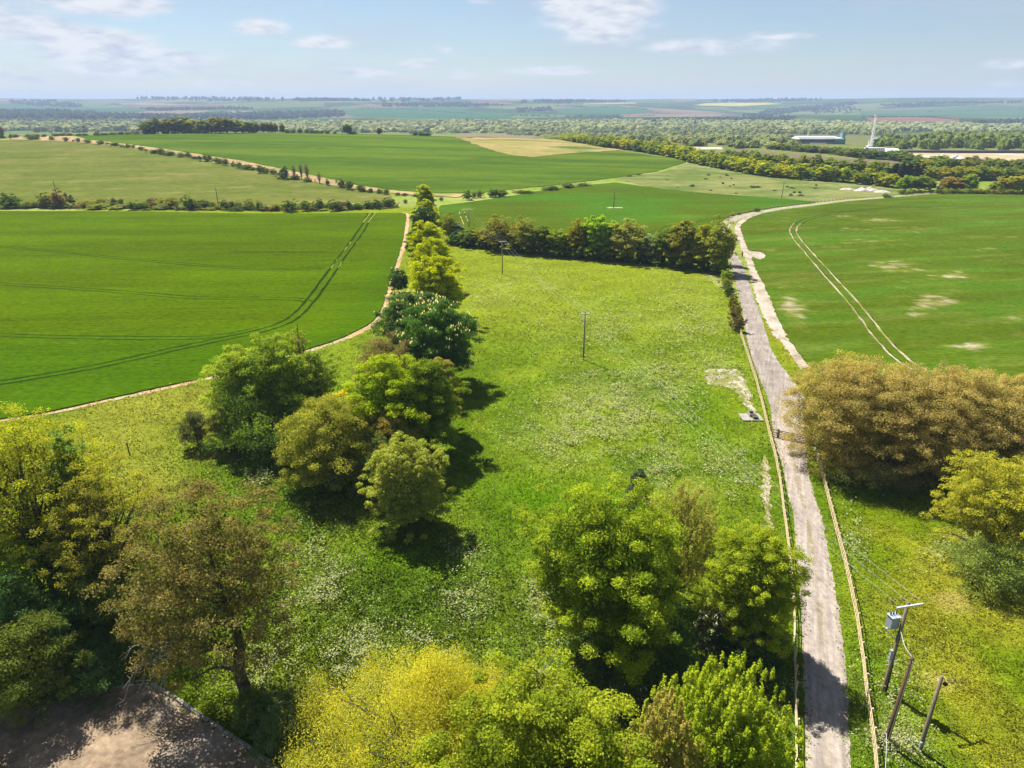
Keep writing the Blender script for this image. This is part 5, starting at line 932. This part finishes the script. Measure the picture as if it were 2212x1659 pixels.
fence('long pale wooden post-and-rail fence along the meadow side of the lane', [(1600, 724), (1622, 792), (1640, 852), (1661.5, 940), (1681, 1022), (1694, 1115), (1706, 1215), (1713.5, 1300), (1717, 1405), (1718.5, 1510), (1720, 1600), (1721, 1720)], bay=1.9)
fence('pale wooden post-and-rail fence along the right-hand verge of the lane', [(1758, 972), (1762, 985), (1772, 1016), (1796, 1112), (1822, 1212), (1846, 1320), (1860, 1412), (1877, 1545), (1886, 1605), (1899, 1740)], bay=1.9)
# ---- field gate across the lane
def gate():
    a = at(1661.5, 941); q = at(1679.5, 946); e = at(1748, 960); z = float(ter(*q)); root = empty('field_gate', (q[0], q[1], z), 'weathered wooden five-bar gate across the stony lane under the brown tree', 'gate')
    g = lambda p, h: np.array((p[0]-q[0], p[1]-q[1], h))
    part('gate_post', [beam(g(q, -.2), g(q, 1.4), .19, .19)], M_OLDWOOD, root); part('gate_post', [beam(g(e, -.2), g(e, 1.4), .19, .19)], M_OLDWOOD, root)
    d = unit(e-q); s = q+d*.14; t = e-d*.14; L = np.linalg.norm(t-s)
    gw = plain_mat('gate_timber', (.26, .165, .08), .8, var=.3)
    part('gate_frame', [beam(g(s, .12), g(s, 1.22), .07, .07), beam(g(t, .12), g(t, 1.15), .09, .09)], gw, root)
    for z_ in (.2, .42, .64, .88, 1.14): part('bar', [beam(g(s, z_), g(t, z_), .05, .11)], gw, root)
    m = (s+t)/2
    part('brace', [beam(g(s, 1.12), g(m, .2), .03, .07), beam(g(m, .2), g(t, 1.12), .03, .07), beam(g(s*.5+m*.5, .2), g(m, 1.12), .04, .09)], gw, root)
    r2 = empty('fence_panel', (q[0], q[1], z), 'short three-rail fence panel between the long fence and the gate post', 'fence')
    for z_ in (.4, .75, 1.12): part('rail', [beam(g(a, z_), g(q-unit(q-a)*.12, z_), .05, .11)], gw, r2)
gate()
# ---- overhead line
def upole(label, X, Y, H, r=.15, arm=2.2, arm_az=0., lean=(0, 0), mat=None, ins=True, name='utility_pole'):
    z = float(ter(X, Y)); root = empty(name, (X, Y, z), label, 'utility pole', None)
    top = np.array((lean[0], lean[1], H)); part('post', [capped((0, 0, -.4), top, r*1.15, r*.8, 10)], mat or M_OLDWOOD, root, True)
    if arm:
        d = np.array((math.cos(arm_az), math.sin(arm_az), 0)); c = top+np.array((0, 0, -.18))+np.array((d[1], -d[0], 0))*-.16*0
        f = np.array((-d[1], d[0], 0))*(r+.05)
        ca_ = part('crossarm', [beam(c-d*arm/2-f, c+d*arm/2-f, .13, .16)], M_STEEL, root)
        if ins:
            for k in (-1, 0, 1):
                q = c+d*k*arm*.45-f; part('insulator', [tube([q+np.array((0, 0, .08)), q+np.array((0, 0, .16)), q+np.array((0, 0, .2)), q+np.array((0, 0, .3)), q+np.array((0, 0, .34))], [.03, .035, .08, .07, .02], 8)], M_PORC, ca_, True)
    return root, top
line_az = .21
A0 = (30.1, 44.2); A1 = atz(1260, 775); A2 = atz(1085, 592); A3 = at(1013, 491)
np1, tp1 = upole('near utility pole carrying a grey transformer beside the right-hand fence', A0[0]-.15, A0[1]-.1, 8.6, .16, 2.3, line_az, (.35, .2), ins=False)
mid1, _ = upole('dark utility pole with crossarm in the middle of the meadow', A1[0], A1[1], 9.0, .14, 2.2, line_az)
mid2, _ = upole('dark utility pole with crossarm at the far end of the meadow', A2[0], A2[1], 9.2, .14, 2.2, line_az)
far3, _ = upole('distant utility pole with crossarm in the field beyond the tall hedge', A3[0], A3[1], 6.8, .14, 2.0, line_az)
for (u, vt, vb, lb, ln) in [(1325.5, 412, 450, 'distant utility pole standing in a pale patch of the far wheat', (0, 0)), (1688, 395, 428.5, 'distant utility pole at the edge of the rough grassland', (.3, 0)), (129, 389, 449, 'thin utility pole behind the hedge at the far left', (-.2, 0)), (473, 405, 450, 'thin utility pole behind the hedge right of the far-left pole', (-.2, 0))]:
    x, y = at(u, vb); H = top_z(y, vt)-float(ter(x, y)); upole(lb, x, y, H, .16, 1.6, .1, ln, M_REDWOOD)
def transformer():
    r = np1; d = np.array((math.cos(line_az), math.sin(line_az), 0)); f = np.array((-d[1], d[0], 0)); c = np.array((.23, .15, 6.55))-d*.42+f*.45
    tb = part('transformer', [box(c, (.72, .62, 1.05), line_az), box(c+np.array((0, 0, .56)), (.84, .74, .07), line_az)], M_GREY, r, bev=.02)
    part('bracket', [beam(c-d*.5+np.array((0, 0, -.62)), c+d*.5+np.array((0, 0, -.62)), .10, .10), beam(c-d*.5+f*.25+np.array((0, 0, -.62)), np.array((.16, .1, 4.9)), .06, .06), beam(c+d*.3+np.array((0, 0, -.62)), np.array((.16, .1, 5.0)), .06, .06)], M_STEEL, r)
    for k in (-.25, 0, .25):
        q = c+d*k+f*.1+np.array((0, 0, .6)); part('bushing', [tube([q, q+np.array((0, 0, .12)), q+np.array((0, 0, .25))], [.05, .07, .03], 8)], M_PORC, tb, True)
    for k in range(3):
        q = np.array((.10+.0*k, .05, 4.05-.36*k))-d*.24; part('fuse_box', [box(q, (.2, .22, .28), line_az)], M_GREY, r, bev=.015)
    part('step_iron', [beam((-.32, .1, 3.0), (.55, .1, 3.05), .03, .03), beam((-.30, .1, 2.6), (.5, .1, 2.6), .03, .03)], M_STEEL, r)
    part('cable_duct', [beam((.12, -.2, -.1), (.2, -.06, 2.8), .09, .05)], M_DARK, r)
    for k in (-1, 0, 1):
        q = tp1+np.array((0, 0, -.12))+d*k*1.0; e = q+f*1.0+np.array((0, 0, .02)); part('strain_insulator', [tube([q+f*.2, q+f*.4, q+f*.42, q+f*.56, q+f*.58, q+f*.75], [.03, .03, .07, .07, .03, .03], 6)], M_PORC, r, True)
        b = c+d*k*.25+f*.1+np.array((0, 0, .85)); part('jumper_lead', [tube(smooth([e, (e+b)/2+f*.25-np.array((0, 0, .25)), b], 6), np.full(13, .012), 4)], M_DARK, r)
transformer()
def near_posts():
    x, y = 27.6, 39.0; r, top = upole('dark red-brown creosoted pole between the transformer pole and the shorter pole', x, y, 8.1, .17, 0, 0, (.35, -.0), M_REDWOOD)
    part('cable_cover', [beam((-.02, -.19, 0), (.33, -.155, 7.9), .05, .03)], M_STEEL, r)
    a = top+np.array((0, 0, -.25)); part('cable_loop', [tube(smooth([a, a+np.array((-.25, -.1, .18)), a+np.array((-.62, -.12, .12)), a+np.array((-.72, -.1, -.15)), a+np.array((-.4, -.1, -.32)), a+np.array((-.05, -.1, -.3))], 4), np.full(21, .028), 6)], M_DARK, r, True)
    part('pole_bracket', [box(a+np.array((-.02, -.16, -.1)), (.07, .06, .4))], M_STEEL, r)
    x2, y2 = 29.8, 38.4; r2, t2 = upole('short grey weathered pole, rightmost of the three near poles', x2, y2, 7.0, .15, 0, 0, (.1, .0), M_OLDWOOD)
    part('lamp', [tube([t2+np.array((.1, -.1, -.55)), t2+np.array((.22, -.16, -.5)), t2+np.array((.34, -.2, -.55)), t2+np.array((.36, -.2, -.6))], [.05, .16, .13, .02], 8)], M_DARK, r2, True)
    part('meter_box', [box((-.12, -.12, .8), (.16, .16, .4))], M_GREY, r2, bev=.01)
    def wire(name, label, pts, rad, n=10, m=None):
        p = np.array(smooth(pts, n)); o = obj(name, mesh_np(name, *tube(p-p[0], np.full(len(p), rad), 4), mats=[m or M_STEEL]), loc=tuple(p[0])); return props(o, label, 'cable')
    d = np.array((math.cos(line_az), math.sin(line_az), 0))
    tops = [np.array((A0[0]-.15, A0[1]-.1, 0))+tp1+np.array((0, 0, -.05)), np.array((A1[0], A1[1], 9.1)), np.array((A2[0], A2[1], 9.3)), np.array((A3[0], A3[1], float(ter(*A3))+6.9))]
    for k, nm in ((-1, 'left'), (0, 'middle'), (1, 'right')):
        pts = []
        for i in range(3):
            a, b = tops[i]+d*k*1.0, tops[i+1]+d*k*1.0
            for t in np.linspace(0, 1, 9)[:-1]: pts.append(a+(b-a)*t-np.array((0, 0, 1.5*4*t*(1-t))))
        pts.append(tops[3]+d*k)
        wire('overhead_wire', f'{nm} of the three thin wires running from the transformer pole over the meadow', pts, .010, 2, M_ROOF)
    a = np.array((x+.35, y, 8.0)); b = np.array((A0[0]+.0, A0[1], 6.1)); wire('service_cable', 'grey cable from the transformer down to the red-brown pole', [b, (a+b)/2-np.array((0, 0, .35)), a], .022)
    wire('service_cable', 'thin cable slanting from the red-brown pole down to the fence foot', [np.array((x-.1, y, 1.0)), np.array((x-1.0, y-1.9, .6)), np.array((x-1.9, y-3.6, .3))], .02)
near_posts()
# ---- stock trough on its slab
def trough():
    q = at(1622, 903); z = float(ter(*q)); root = empty('water_trough', (q[0], q[1], z), 'concrete slab with a dark square trough beside the long fence', 'trough')
    part('slab', [box((0, 0, .1), (3.1, 2.6, .24))], M_CONC, root, bev=.03)
    part('basin', [box((.25+dx, .5+dy, .42), s) for dx, dy, s in ((-.42, .1, (.1, 1.3, .45)), (.42, .1, (.1, 1.3, .45)), (0, -.5, (.74, .1, .45)), (0, .7, (.74, .1, .45)))], M_CONC, root)
    part('water', [box((.25, .6, .3), (.74, 1.1, .05))], M_DARK, root); part('lid', [box((.45, -.55, .38), (.75, .8, .32))], plain_mat('mossy_iron', (.05, .055, .035), .8), root, bev=.04)
trough()
q = at(279, 978); r0 = empty('marker_post', (q[0], q[1], float(ter(*q))), 'single dark short post standing alone in the grass left of the middle trees', 'post'); part('post', [beam((0, 0, -.2), (-.05, 0, 1.55), .13, .13)], M_OLDWOOD, r0)
# ---- yard edging and the wall corner
def kerb(label, px, wd=.28, h=.22):
    p = np.array(P(*px)); o0 = p[0]; root = empty('kerb_edging', (o0[0], o0[1], 0), label, 'kerb'); k = 0
    for a, b in zip(p[:-1], p[1:]):
        n = max(1, int(np.linalg.norm(b-a)/2.2))
        for i in range(n):
            s = a+(b-a)*(i+.012)/n-o0; e = a+(b-a)*(i+.988)/n-o0; za, zb = float(ter(*(s+o0))), float(ter(*(e+o0)))
            part('kerb_stone', [beam((s[0], s[1], za+h/2-.04+rf.normal(0, .01)), (e[0], e[1], zb+h/2-.04+rf.normal(0, .01)), wd, h)], M_CONC, root, bev=.02)
kerb('pale concrete kerb along the right side of the dirt yard', [(326, 1478), (382, 1511), (452, 1559), (542, 1619), (612, 1669)])
kerb('partly overgrown concrete kerb along the far side of the dirt yard', [(180, 1494.5), (250, 1485.5), (322, 1477.5)], .24, .16)
q = at(-6, 1664); r0 = empty('low_wall', (q[0], q[1], 0), 'grey flat-topped wall corner at the bottom left of the dirt yard', 'wall')
part('wall_body', [box((-2.6, -1.6, .5), (5, 4, 1.1), -.62)], M_CONC, r0); part('coping', [box((-2.6, -1.6, 1.11), (5.16, 4.16, .12), -.62)], M_ROOF, r0, bev=.02)
# ---- walker
def person():
    q = at(1603, 555.5); z = float(ter(*q)); root = empty('person', (q[0], q[1], z), 'person in dark clothes standing on the verge beside the chalk track', 'person', rz=.35)
    J = dict(pel=(0, 0, .92), waist=(0, .01, 1.05), chest=(0, .0, 1.3), neck=(0, .01, 1.48), head0=(0, -.02, 1.56), head=(0, -.03, 1.66), crown=(0, -.01, 1.74))
    vs, es, rs = [], [], []
    def chain(pts, start=None):
        prev = start
        for (x, y, zz, r) in pts:
            vs.append((x, y, zz)); rs.append(r); i = len(vs)-1
            if prev is not None: es.append((prev, i))
            prev = i
        return prev
    chain([(0, 0, .94, .15), (0, .01, 1.08, .135), (0, 0, 1.28, .155), (0, .01, 1.42, .11), (0, .01, 1.5, .055), (0, -.02, 1.58, .075), (0, -.03, 1.66, .095), (0, -.01, 1.74, .07)])
    for s in (-1, 1):
        chain([(s*.09, 0, .86, .095), (s*.10, -.01, .5, .062), (s*.11, .03, .1, .042), (s*.115, -.06, .045, .04), (s*.12, -.15, .035, .03)], 0)
        chain([(s*.18, .01, 1.4, .06), (s*.27, .0, 1.18, .045), (s*.2, -.2, 1.12, .036), (s*.07, -.29, 1.2, .03)], 2)
        w_ = len(vs)-1
        for k in range(4): chain([(s*(.045-.01*k), -.33, 1.235-.022*k, .011), (s*(.02-.004*k), -.36+.004*k, 1.23-.022*k, .009)], w_)
        chain([(s*.06, -.31, 1.26, .011), (s*.045, -.34, 1.275, .009)], w_)
    me = bpy.data.meshes.new('body'); me.from_pydata(vs, es, []); b = obj('body', me, root)
    md = b.modifiers.new('skin', 'SKIN'); sv = me.skin_vertices[0].data
    for i, r in enumerate(rs): sv[i].radius = (r, r*(.72 if i in (0, 1, 2, 3) else 1)); sv[i].use_root = (i == 0)
    b.modifiers.new('sub', 'SUBSURF').levels = 1; b.modifiers['sub'].render_levels = 1; me.materials.append(plain_mat('skin', (.45, .28, .2), .6, var=.05))
    cloth = plain_mat('dark_jacket', (.035, .022, .03), .9, var=.2); tr = plain_mat('dark_trousers', (.015, .016, .022), .9, var=.2)
    jg = [tube([(0, 0, .86), (0, .01, .98), (0, .01, 1.1), (0, 0, 1.28), (0, .01, 1.42), (0, .01, 1.49)], [.165, .175, .16, .185, .15, .07], 12)]
    for s in (-1, 1): jg.append(tube([(s*.14, .01, 1.42), (s*.2, .01, 1.38), (s*.285, .0, 1.17), (s*.2, -.21, 1.11), (s*.1, -.27, 1.18)], [.07, .078, .062, .055, .045], 8))
    j = part('jacket', jg, cloth, root, True)
    for v in j.data.vertices:
        if abs(v.co.x) < .19 and v.co.z > .8 and v.co.y > -.19: v.co.y *= .78
    part('trousers', [tube([(s*.085, 0, .93), (s*.095, 0, .8), (s*.105, -.01, .5), (s*.112, .02, .12), (s*.114, .0, .06)], [.105, .108, .08, .068, .07], 10) for s in (-1, 1)], tr, root, True)
    part('shoes', [tube([(s*.114, .07, .05), (s*.116, -.02, .055), (s*.12, -.12, .045), (s*.122, -.19, .035)], [.03, .052, .048, .02], 8) for s in (-1, 1)], M_DARK, root, True)
    part('hair', [tube([(0, .06, 1.58), (0, .035, 1.66), (0, .01, 1.73), (0, -.02, 1.785)], [.06, .088, .09, .03], 10)], plain_mat('dark_hair', (.02, .015, .012), .7), root, True)
    part('face', [tube([(0, -.118, 1.64), (0, -.135, 1.615), (0, -.118, 1.6)], [.01, .016, .008], 6)]+[box((s*.035, -.112, 1.665), (.025, .012, .012)) for s in (-1, 1)]+[box((s*.098, -.015, 1.645), (.02, .035, .06)) for s in (-1, 1)]+[box((0, -.112, 1.575), (.045, .012, .012))], plain_mat('skin_detail', (.36, .2, .15), .6), root)
person()
# ---- little stakes of the wire fence on the far bend of the lane
def stake_fence(label, px, n, hgt=1.1):
    p = np.array(smooth(P(*px), 6)); seg = np.r_[0, np.cumsum(np.linalg.norm(np.diff(p, axis=0), axis=1))]; o0 = p[0]; z0 = float(ter(*o0)); root = empty('wire_fence', (o0[0], o0[1], z0), label, 'fence'); T = []
    for s in np.linspace(0, seg[-1], n):
        q = np.array([np.interp(s, seg, p[:, 0]), np.interp(s, seg, p[:, 1])]); zz = float(ter(*q))-z0; T.append((q[0]-o0[0], q[1]-o0[1], zz)); part('stake', [beam((*(q-o0), zz-.2), (*(q-o0), zz+hgt), .14, .14)], M_OLDWOOD, root)
    for h_ in (.5, 1.0): part('wire', [tube(np.array(T)+np.array((0, 0, h_)), np.full(len(T), .012), 3)], M_STEEL, root)
stake_fence('low wire fence of thin stakes along the outer bend of the lane', [(1566, 474), (1592, 464), (1640, 455), (1700, 446.5), (1760, 439), (1822, 431.5)], 36)
# ---- industrial buildings and crane out in the valley
def frame(u, vb, name, label, cat, rz=0.):
    q = at(u, vb); z = float(ter(*q)); root = empty(name, (q[0], q[1], z), label, cat, None, rz); m = depth(q[1], z)/FPX; return root, m
def white_hall():
    r, m = frame(1768, 311, 'industrial_hall', 'long white-roofed industrial hall with dark glazed wall in the valley', 'building', -.03); Wd = 97*m; Hh = 17*m
    part('wall', [box((0, 6, Hh*.30), (Wd*.94, 22, Hh*.6))], M_ROOF, r); part('window_band', [box((0, -5.08, Hh*.38), (Wd*.9, .12, Hh*.3))], M_GLASSY, r)
    part('roof', [box((0, 5, Hh*.66), (Wd*.98, 25, Hh*.14))], M_WHITE, r); part('upper_roof', [box((-Wd*.02, 10, Hh*.82), (Wd*.86, 14, Hh*.1))], M_WHITE, r); part('clerestory', [box((-Wd*.02, 10, Hh*.745), (Wd*.8, 12, Hh*.06))], M_GLASSY, r)
    part('stair_tower', [box((Wd*.53, 4, Hh*.66), (6*m, 8, Hh*1.3))], M_BLUE, r); part('side_block', [box((Wd*.42, -3.5, Hh*.36), (22*m, 6, Hh*.72))], M_BLUE, r)
    part('flue', [cyl((-Wd*.18, 12, Hh*.8), (-Wd*.18, 12, Hh*1.35), .5)], M_STEEL, r); part('yard_wall', [box((-Wd*.1, -14, .8), (Wd*.35, .4, 1.8))], M_WHITE, r)
white_hall()
def grey_hall():
    r, m = frame(1930, 307, 'industrial_hall', 'grey factory with rows of roof vents right of the crane', 'building'); Wd = 74*m; Hh = 10*m
    part('wall', [box((0, 6, Hh*.35), (Wd, 20, Hh*.7))], M_GREY, r); part('roof', [box((0, 6, Hh*.74), (Wd*.98, 20.4, Hh*.08))], M_ROOF, r)
    for x in (-.33, 0, .28, .45): part('vent', [box((Wd*x, 7, Hh*1.0), (2.6, 3, Hh*.5))], M_ROOF, r, label=None)
    part('window_band', [box((0, -4.08, Hh*.4), (Wd*.9, .1, Hh*.18))], M_GLASSY, r); part('annex', [box((-Wd*.3, -8, Hh*.18), (Wd*.5, 7, Hh*.36))], M_WHITE, r)
grey_hall()
for (u, v, wpx, hpx, lb, rm) in [(1566, 303, 40, 7, 'low dark shed with angled grey roof in the valley left of the pale shed', M_ROOF), (1656, 303.5, 66, 7, 'long low shed with pale curved roof left of the white industrial hall', M_WHITE)]:
    r, m = frame(u, v, 'shed', lb, 'building'); Wd = wpx*m; Hh = hpx*m
    part('wall', [box((0, 5, Hh*.33), (Wd*.96, 16, Hh*.66))], M_GLASSY, r)
    a = np.array([(-Wd/2, -4, Hh*.6), (Wd/2, -4, Hh*.6), (-Wd/2, 3, Hh), (Wd/2, 3, Hh), (-Wd/2, 14, Hh*.7), (Wd/2, 14, Hh*.7)]); part('roof', [(np.vstack([a, a-np.array((0, 0, .5))]), np.array([(0, 1, 3, 2), (2, 3, 5, 4), (7, 6, 8, 9), (9, 8, 10, 11), (0, 6, 7, 1), (4, 5, 11, 10), (0, 2, 8, 6), (2, 4, 10, 8), (1, 7, 9, 3), (3, 9, 11, 5)]))], rm, r)
def crane():
    r, m = frame(1880, 325, 'crawler_crane', 'tall white lattice-boom crane on the building site', 'crane'); H = 70*m; k = 12; dx = 0.0
    part('chassis', [box((0, 0, 1.6), (6, 5, 2.2)), box((-1.5, 0, 3.4), (5, 4, 1.8))], M_WHITE, r)
    for s in (-1, 1): part('track', [box((0, s*2.6, .6), (7.5, 1.1, 1.2))], M_DARK, r, bev=.2)
    pts = []; g = []
    for i in range(k+1):
        t = i/k; c = np.array((dx*t, 0, 2.5+(H-2.5)*t)); wd = .95*(1-.35*t); pts.append([c+np.array((a*wd, b*wd, 0)) for a, b in ((-1, -1), (1, -1), (1, 1), (-1, 1))])
    for i in range(k):
        for j in range(4):
            g.append(beam(pts[i][j], pts[i+1][j], .28, .28)); g.append(beam(pts[i][j], pts[i+1][(j+1) % 4], .2, .2)); g.append(beam(pts[i+1][j], pts[i+1][(j+1) % 4], .2, .2))
    part('boom', g, M_WHITE, r); part('boom_head', [box((dx+1, 0, H+.6), (5, 2.2, 1.6))], M_STEEL, r)
    part('back_mast', [beam((-2, 0, 2.5), (-7.5*0-1.0-4*m, 0, 19*m), 1.1, 1.1)], M_WHITE, r)
    part('pendant_rope', [beam((-1.0-4*m, 0, 19*m), (dx, 0, H), .12, .12)], M_STEEL, r)
crane()
def cabins():
    r, m = frame(1889, 329.5, 'site_cabins', 'two-storey white site cabins below the crane', 'building'); Wd = 42*m; Hh = 10*m
    part('lower_cabin', [box((0, 0, Hh*.25), (Wd, 6, Hh*.49))], M_WHITE, r, bev=.1); uc_ = part('upper_cabin', [box((0, 0, Hh*.75), (Wd*.99, 5.9, Hh*.49))], M_WHITE, r, bev=.1)
    for i in range(10): part('window', [box((Wd*(-.44+.098*i), -3.0, Hh*.8), (1.3, .1, 1.1))], M_GLASSY, uc_)
    r2, m = frame(1924, 330.5, 'site_tent', 'low white tent-roofed store right of the site cabins', 'building'); w2 = 27*m/2
    a = np.array([(-w2, -4, 0), (w2, -4, 0), (w2, 4, 0), (-w2, 4, 0), (-w2, -4, 2.4), (w2, -4, 2.4), (w2, 4, 2.4), (-w2, 4, 2.4), (-w2, 0, 4), (w2, 0, 4)])
    part('wall', [(a, np.array([(0, 1, 5, 4), (1, 2, 6, 5), (2, 3, 7, 6), (3, 0, 4, 7)]))], M_WHITE, r2); part('roof', [(a+np.array((0, 0, .05)), np.array([(4, 5, 9, 8), (6, 7, 8, 9), (5, 6, 9, 9), (7, 4, 8, 8)]))], M_WHITE, r2)
cabins()
def heap(label, u, vb, wpx, hpx, col, seed):
    rng = np.random.default_rng(seed); q = at(u, vb); z = float(ter(*q)); m = depth(q[1], z)/FPX; Rw = wpx*m/2; H = hpx*m*1.1; n = 30
    g = np.linspace(-1, 1, n); X, Y = np.meshgrid(g, g); rr = np.sqrt(X*X+Y*Y); Z = H*np.clip(1-rr, 0, 1)**.8*(.45+1.1*fbm(X*2.6+seed, Y*2.6, seed, 3)); Z[rr >= .98] = -.3
    V = np.column_stack([(X*Rw).ravel(), (Y*Rw*.5).ravel(), Z.ravel()]); i, j = np.meshgrid(np.arange(n-1), np.arange(n-1)); i = i.ravel(); j = j.ravel(); F = np.column_stack([j*n+i, j*n+i+1, (j+1)*n+i+1, (j+1)*n+i])
    o = obj('spoil_heap', mesh_np('spoil_heap', V, F, smoothf=False, mats=[plain_mat('spoil', col, .95, var=.25, scale=.6)]), loc=(q[0], q[1], z)); props(o, label, 'heap')
for k, a in enumerate([('white chalk heap on the building site, long and flat-topped', 2060, 347, 66, 9, (.68, .66, .60)), ('small white chalk heap on the building site left of the long one', 2035, 345, 34, 10, (.66, .64, .58)), ('brown earth heap on the building site at the right', 2130, 346, 56, 5, (.24, .17, .12)), ('pale chalky spoil heap where the rough grass meets the belt, biggest', 1872, 413, 56, 9, (.50, .45, .40)), ('flat pale spoil heap left of the biggest one at the rough grass', 1830, 410, 36, 5, (.46, .40, .34)), ('whitish rubble heap right of the biggest spoil heap at the rough grass', 1905, 415.5, 40, 5, (.52, .47, .42))]): heap(*a, 600+k)
r, m = frame(2090, 331, 'railway_wall', 'long dark low wall behind the building site', 'wall'); part('wall_body', [box((0, 0, 1.2), (330, 1.5, 2.6))], plain_mat('dark_ballast', (.11, .09, .08), .95, var=.3, scale=1), r); part('coping', [box((0, 0, 2.58), (330, 1.7, .2))], M_CONC, r)
def church():
    r, m = frame(1500, 277, 'church', 'tiny dark church spire among the valley trees', 'church'); part('tower', [box((0, 0, 9), (6, 6, 18))], M_CONC, r); part('spire', [tube([(0, 0, 18), (0, 0, 34)], [3.4, .2], 8)], M_ROOF, r); part('nave', [box((-12, 0, 5), (18, 9, 10))], M_CONC, r)
church()
for (u, v, lb, c, n) in [(243, 229.5, 'white farmstead glinting on the far left hillside', M_WHITE, 5), (1190, 242, 'red-roofed farmstead in a small wood on the central hillside', plain_mat('red_tile', (.28, .12, .08), .8), 3), (72, 279, 'white house roofs among the town trees at the far left', M_WHITE, 4), (1422, 242, 'small dark barn by a track on the central hillside', M_ROOF, 2)]:
    r, m = frame(u, v, 'farm_building', lb, 'building'); rr = np.random.default_rng(int(u))
    part('wall', [box((12*(i-n/2), rr.uniform(-10, 10), 3), (9, 8, 6)) for i in range(n)], M_WHITE, r); part('roof', [box((12*(i-n/2), rr.uniform(-3, 3), 7), (9.6, 9, 2.4)) for i in range(n)], c, r)
# ------------------------------------------------------------------ grass and cow parsley over the meadow
def grass():
    rng = np.random.default_rng(3)
    X_ = lambda pts: [tuple(p) for p in pts]
    no = [road_l+road_r[::-1], wheat_left, yard, trk, wheat_right]
    def sample(n, u0, u1, v0, v1):
        u = rng.uniform(u0, u1, n); v = rng.uniform(v0, v1, n); X, Y = atz(u, v); k = np.ones(n, bool)
        ju, jv = rng.normal(0, .36, n), rng.normal(0, .36, n)
        for p in no: k &= ~inpoly(X+ju, Y+jv, p)
        left = (X < -25) & (Y > 115); k &= ~(left & inpoly(X, Y, wheat_left))
        kerbs = inpoly(X, Y, patch) | inpoly(X, Y, worn); k &= ~(kerbs & (rng.uniform(0, 1, n) < .5))
        lane = np.abs(X-np.interp(Y, [30, 60, 90, 130, 200], [20, 29, 39, 46, 56]))
        k &= (Y < 300) & (X < 130); return X[k], Y[k]
    def tall(X, Y):
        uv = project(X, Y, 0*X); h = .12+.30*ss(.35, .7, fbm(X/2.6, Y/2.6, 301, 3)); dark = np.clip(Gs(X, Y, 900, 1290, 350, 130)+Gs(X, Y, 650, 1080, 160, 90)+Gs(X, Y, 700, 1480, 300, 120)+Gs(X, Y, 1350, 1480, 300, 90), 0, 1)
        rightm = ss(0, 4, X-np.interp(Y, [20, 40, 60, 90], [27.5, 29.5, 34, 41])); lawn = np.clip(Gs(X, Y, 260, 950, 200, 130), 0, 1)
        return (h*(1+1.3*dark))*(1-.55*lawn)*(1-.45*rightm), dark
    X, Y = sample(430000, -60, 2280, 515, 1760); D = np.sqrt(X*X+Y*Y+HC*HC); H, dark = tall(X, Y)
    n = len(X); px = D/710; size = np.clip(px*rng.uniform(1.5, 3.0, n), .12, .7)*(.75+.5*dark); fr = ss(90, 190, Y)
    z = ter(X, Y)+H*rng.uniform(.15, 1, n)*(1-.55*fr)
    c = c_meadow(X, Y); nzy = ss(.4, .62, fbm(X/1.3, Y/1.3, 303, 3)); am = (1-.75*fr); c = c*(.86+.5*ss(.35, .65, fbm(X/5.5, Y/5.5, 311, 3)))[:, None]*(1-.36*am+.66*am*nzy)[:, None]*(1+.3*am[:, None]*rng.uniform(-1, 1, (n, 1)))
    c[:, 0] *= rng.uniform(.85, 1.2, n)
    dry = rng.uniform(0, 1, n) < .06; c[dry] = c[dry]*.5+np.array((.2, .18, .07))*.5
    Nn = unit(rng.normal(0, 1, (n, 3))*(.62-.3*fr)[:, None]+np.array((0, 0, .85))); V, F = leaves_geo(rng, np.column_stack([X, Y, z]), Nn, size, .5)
    o = obj('meadow_grass', mesh_np('meadow_grass', V, F, np.repeat(c, 4, 0), mats=[M_GRASS])); props(o, 'rough green meadow grass and herbs', 'grass', kind='stuff')
    # cow parsley
    X, Y = sample(600000, -40, 2280, 540, 1760); f = flower(X, Y); bg_ = .005
    cl = ss(.42, .72, fbm(X/2.6, Y/2.6, 305, 4))*.8+.2*ss(.45, .6, fbm(X/.6, Y/.6, 307, 2)); k = rng.uniform(0, 1, len(X)) < (f*1.9+bg_)*cl*(1-.45*ss(110, 190, Y)); X, Y, f = X[k], Y[k], f[k]
    n = len(X); D = np.sqrt(X*X+Y*Y+HC*HC); H, dark = tall(X, Y); z = ter(X, Y)+H*.8+rng.uniform(.15, .45, n)
    c = np.array((.42, .45, .24))*rng.uniform(.55, 1.05, (n, 1)); yl = rng.uniform(0, 1, n) < .2; c[yl] = np.array((.50, .50, .12))*rng.uniform(.7, 1, (yl.sum(), 1))
    Nn = unit(rng.normal(0, .4, (n, 3))+np.array((0, 0, 1.))); V, F = leaves_geo(rng, np.column_stack([X, Y, z]), Nn, np.clip(D/710*rng.uniform(.8, 2.2, n), .08, .5), .8)
    o = obj('cow_parsley', mesh_np('cow_parsley', V, F, np.repeat(c, 4, 0), mats=[M_GRASS])); props(o, 'drifts of white cow parsley flowers over the meadow', 'wildflowers', kind='stuff')
M_GRASS = leaf_mat('grass_blades', .35, (1.2, 1.12, .4), .0, .95)
grass()
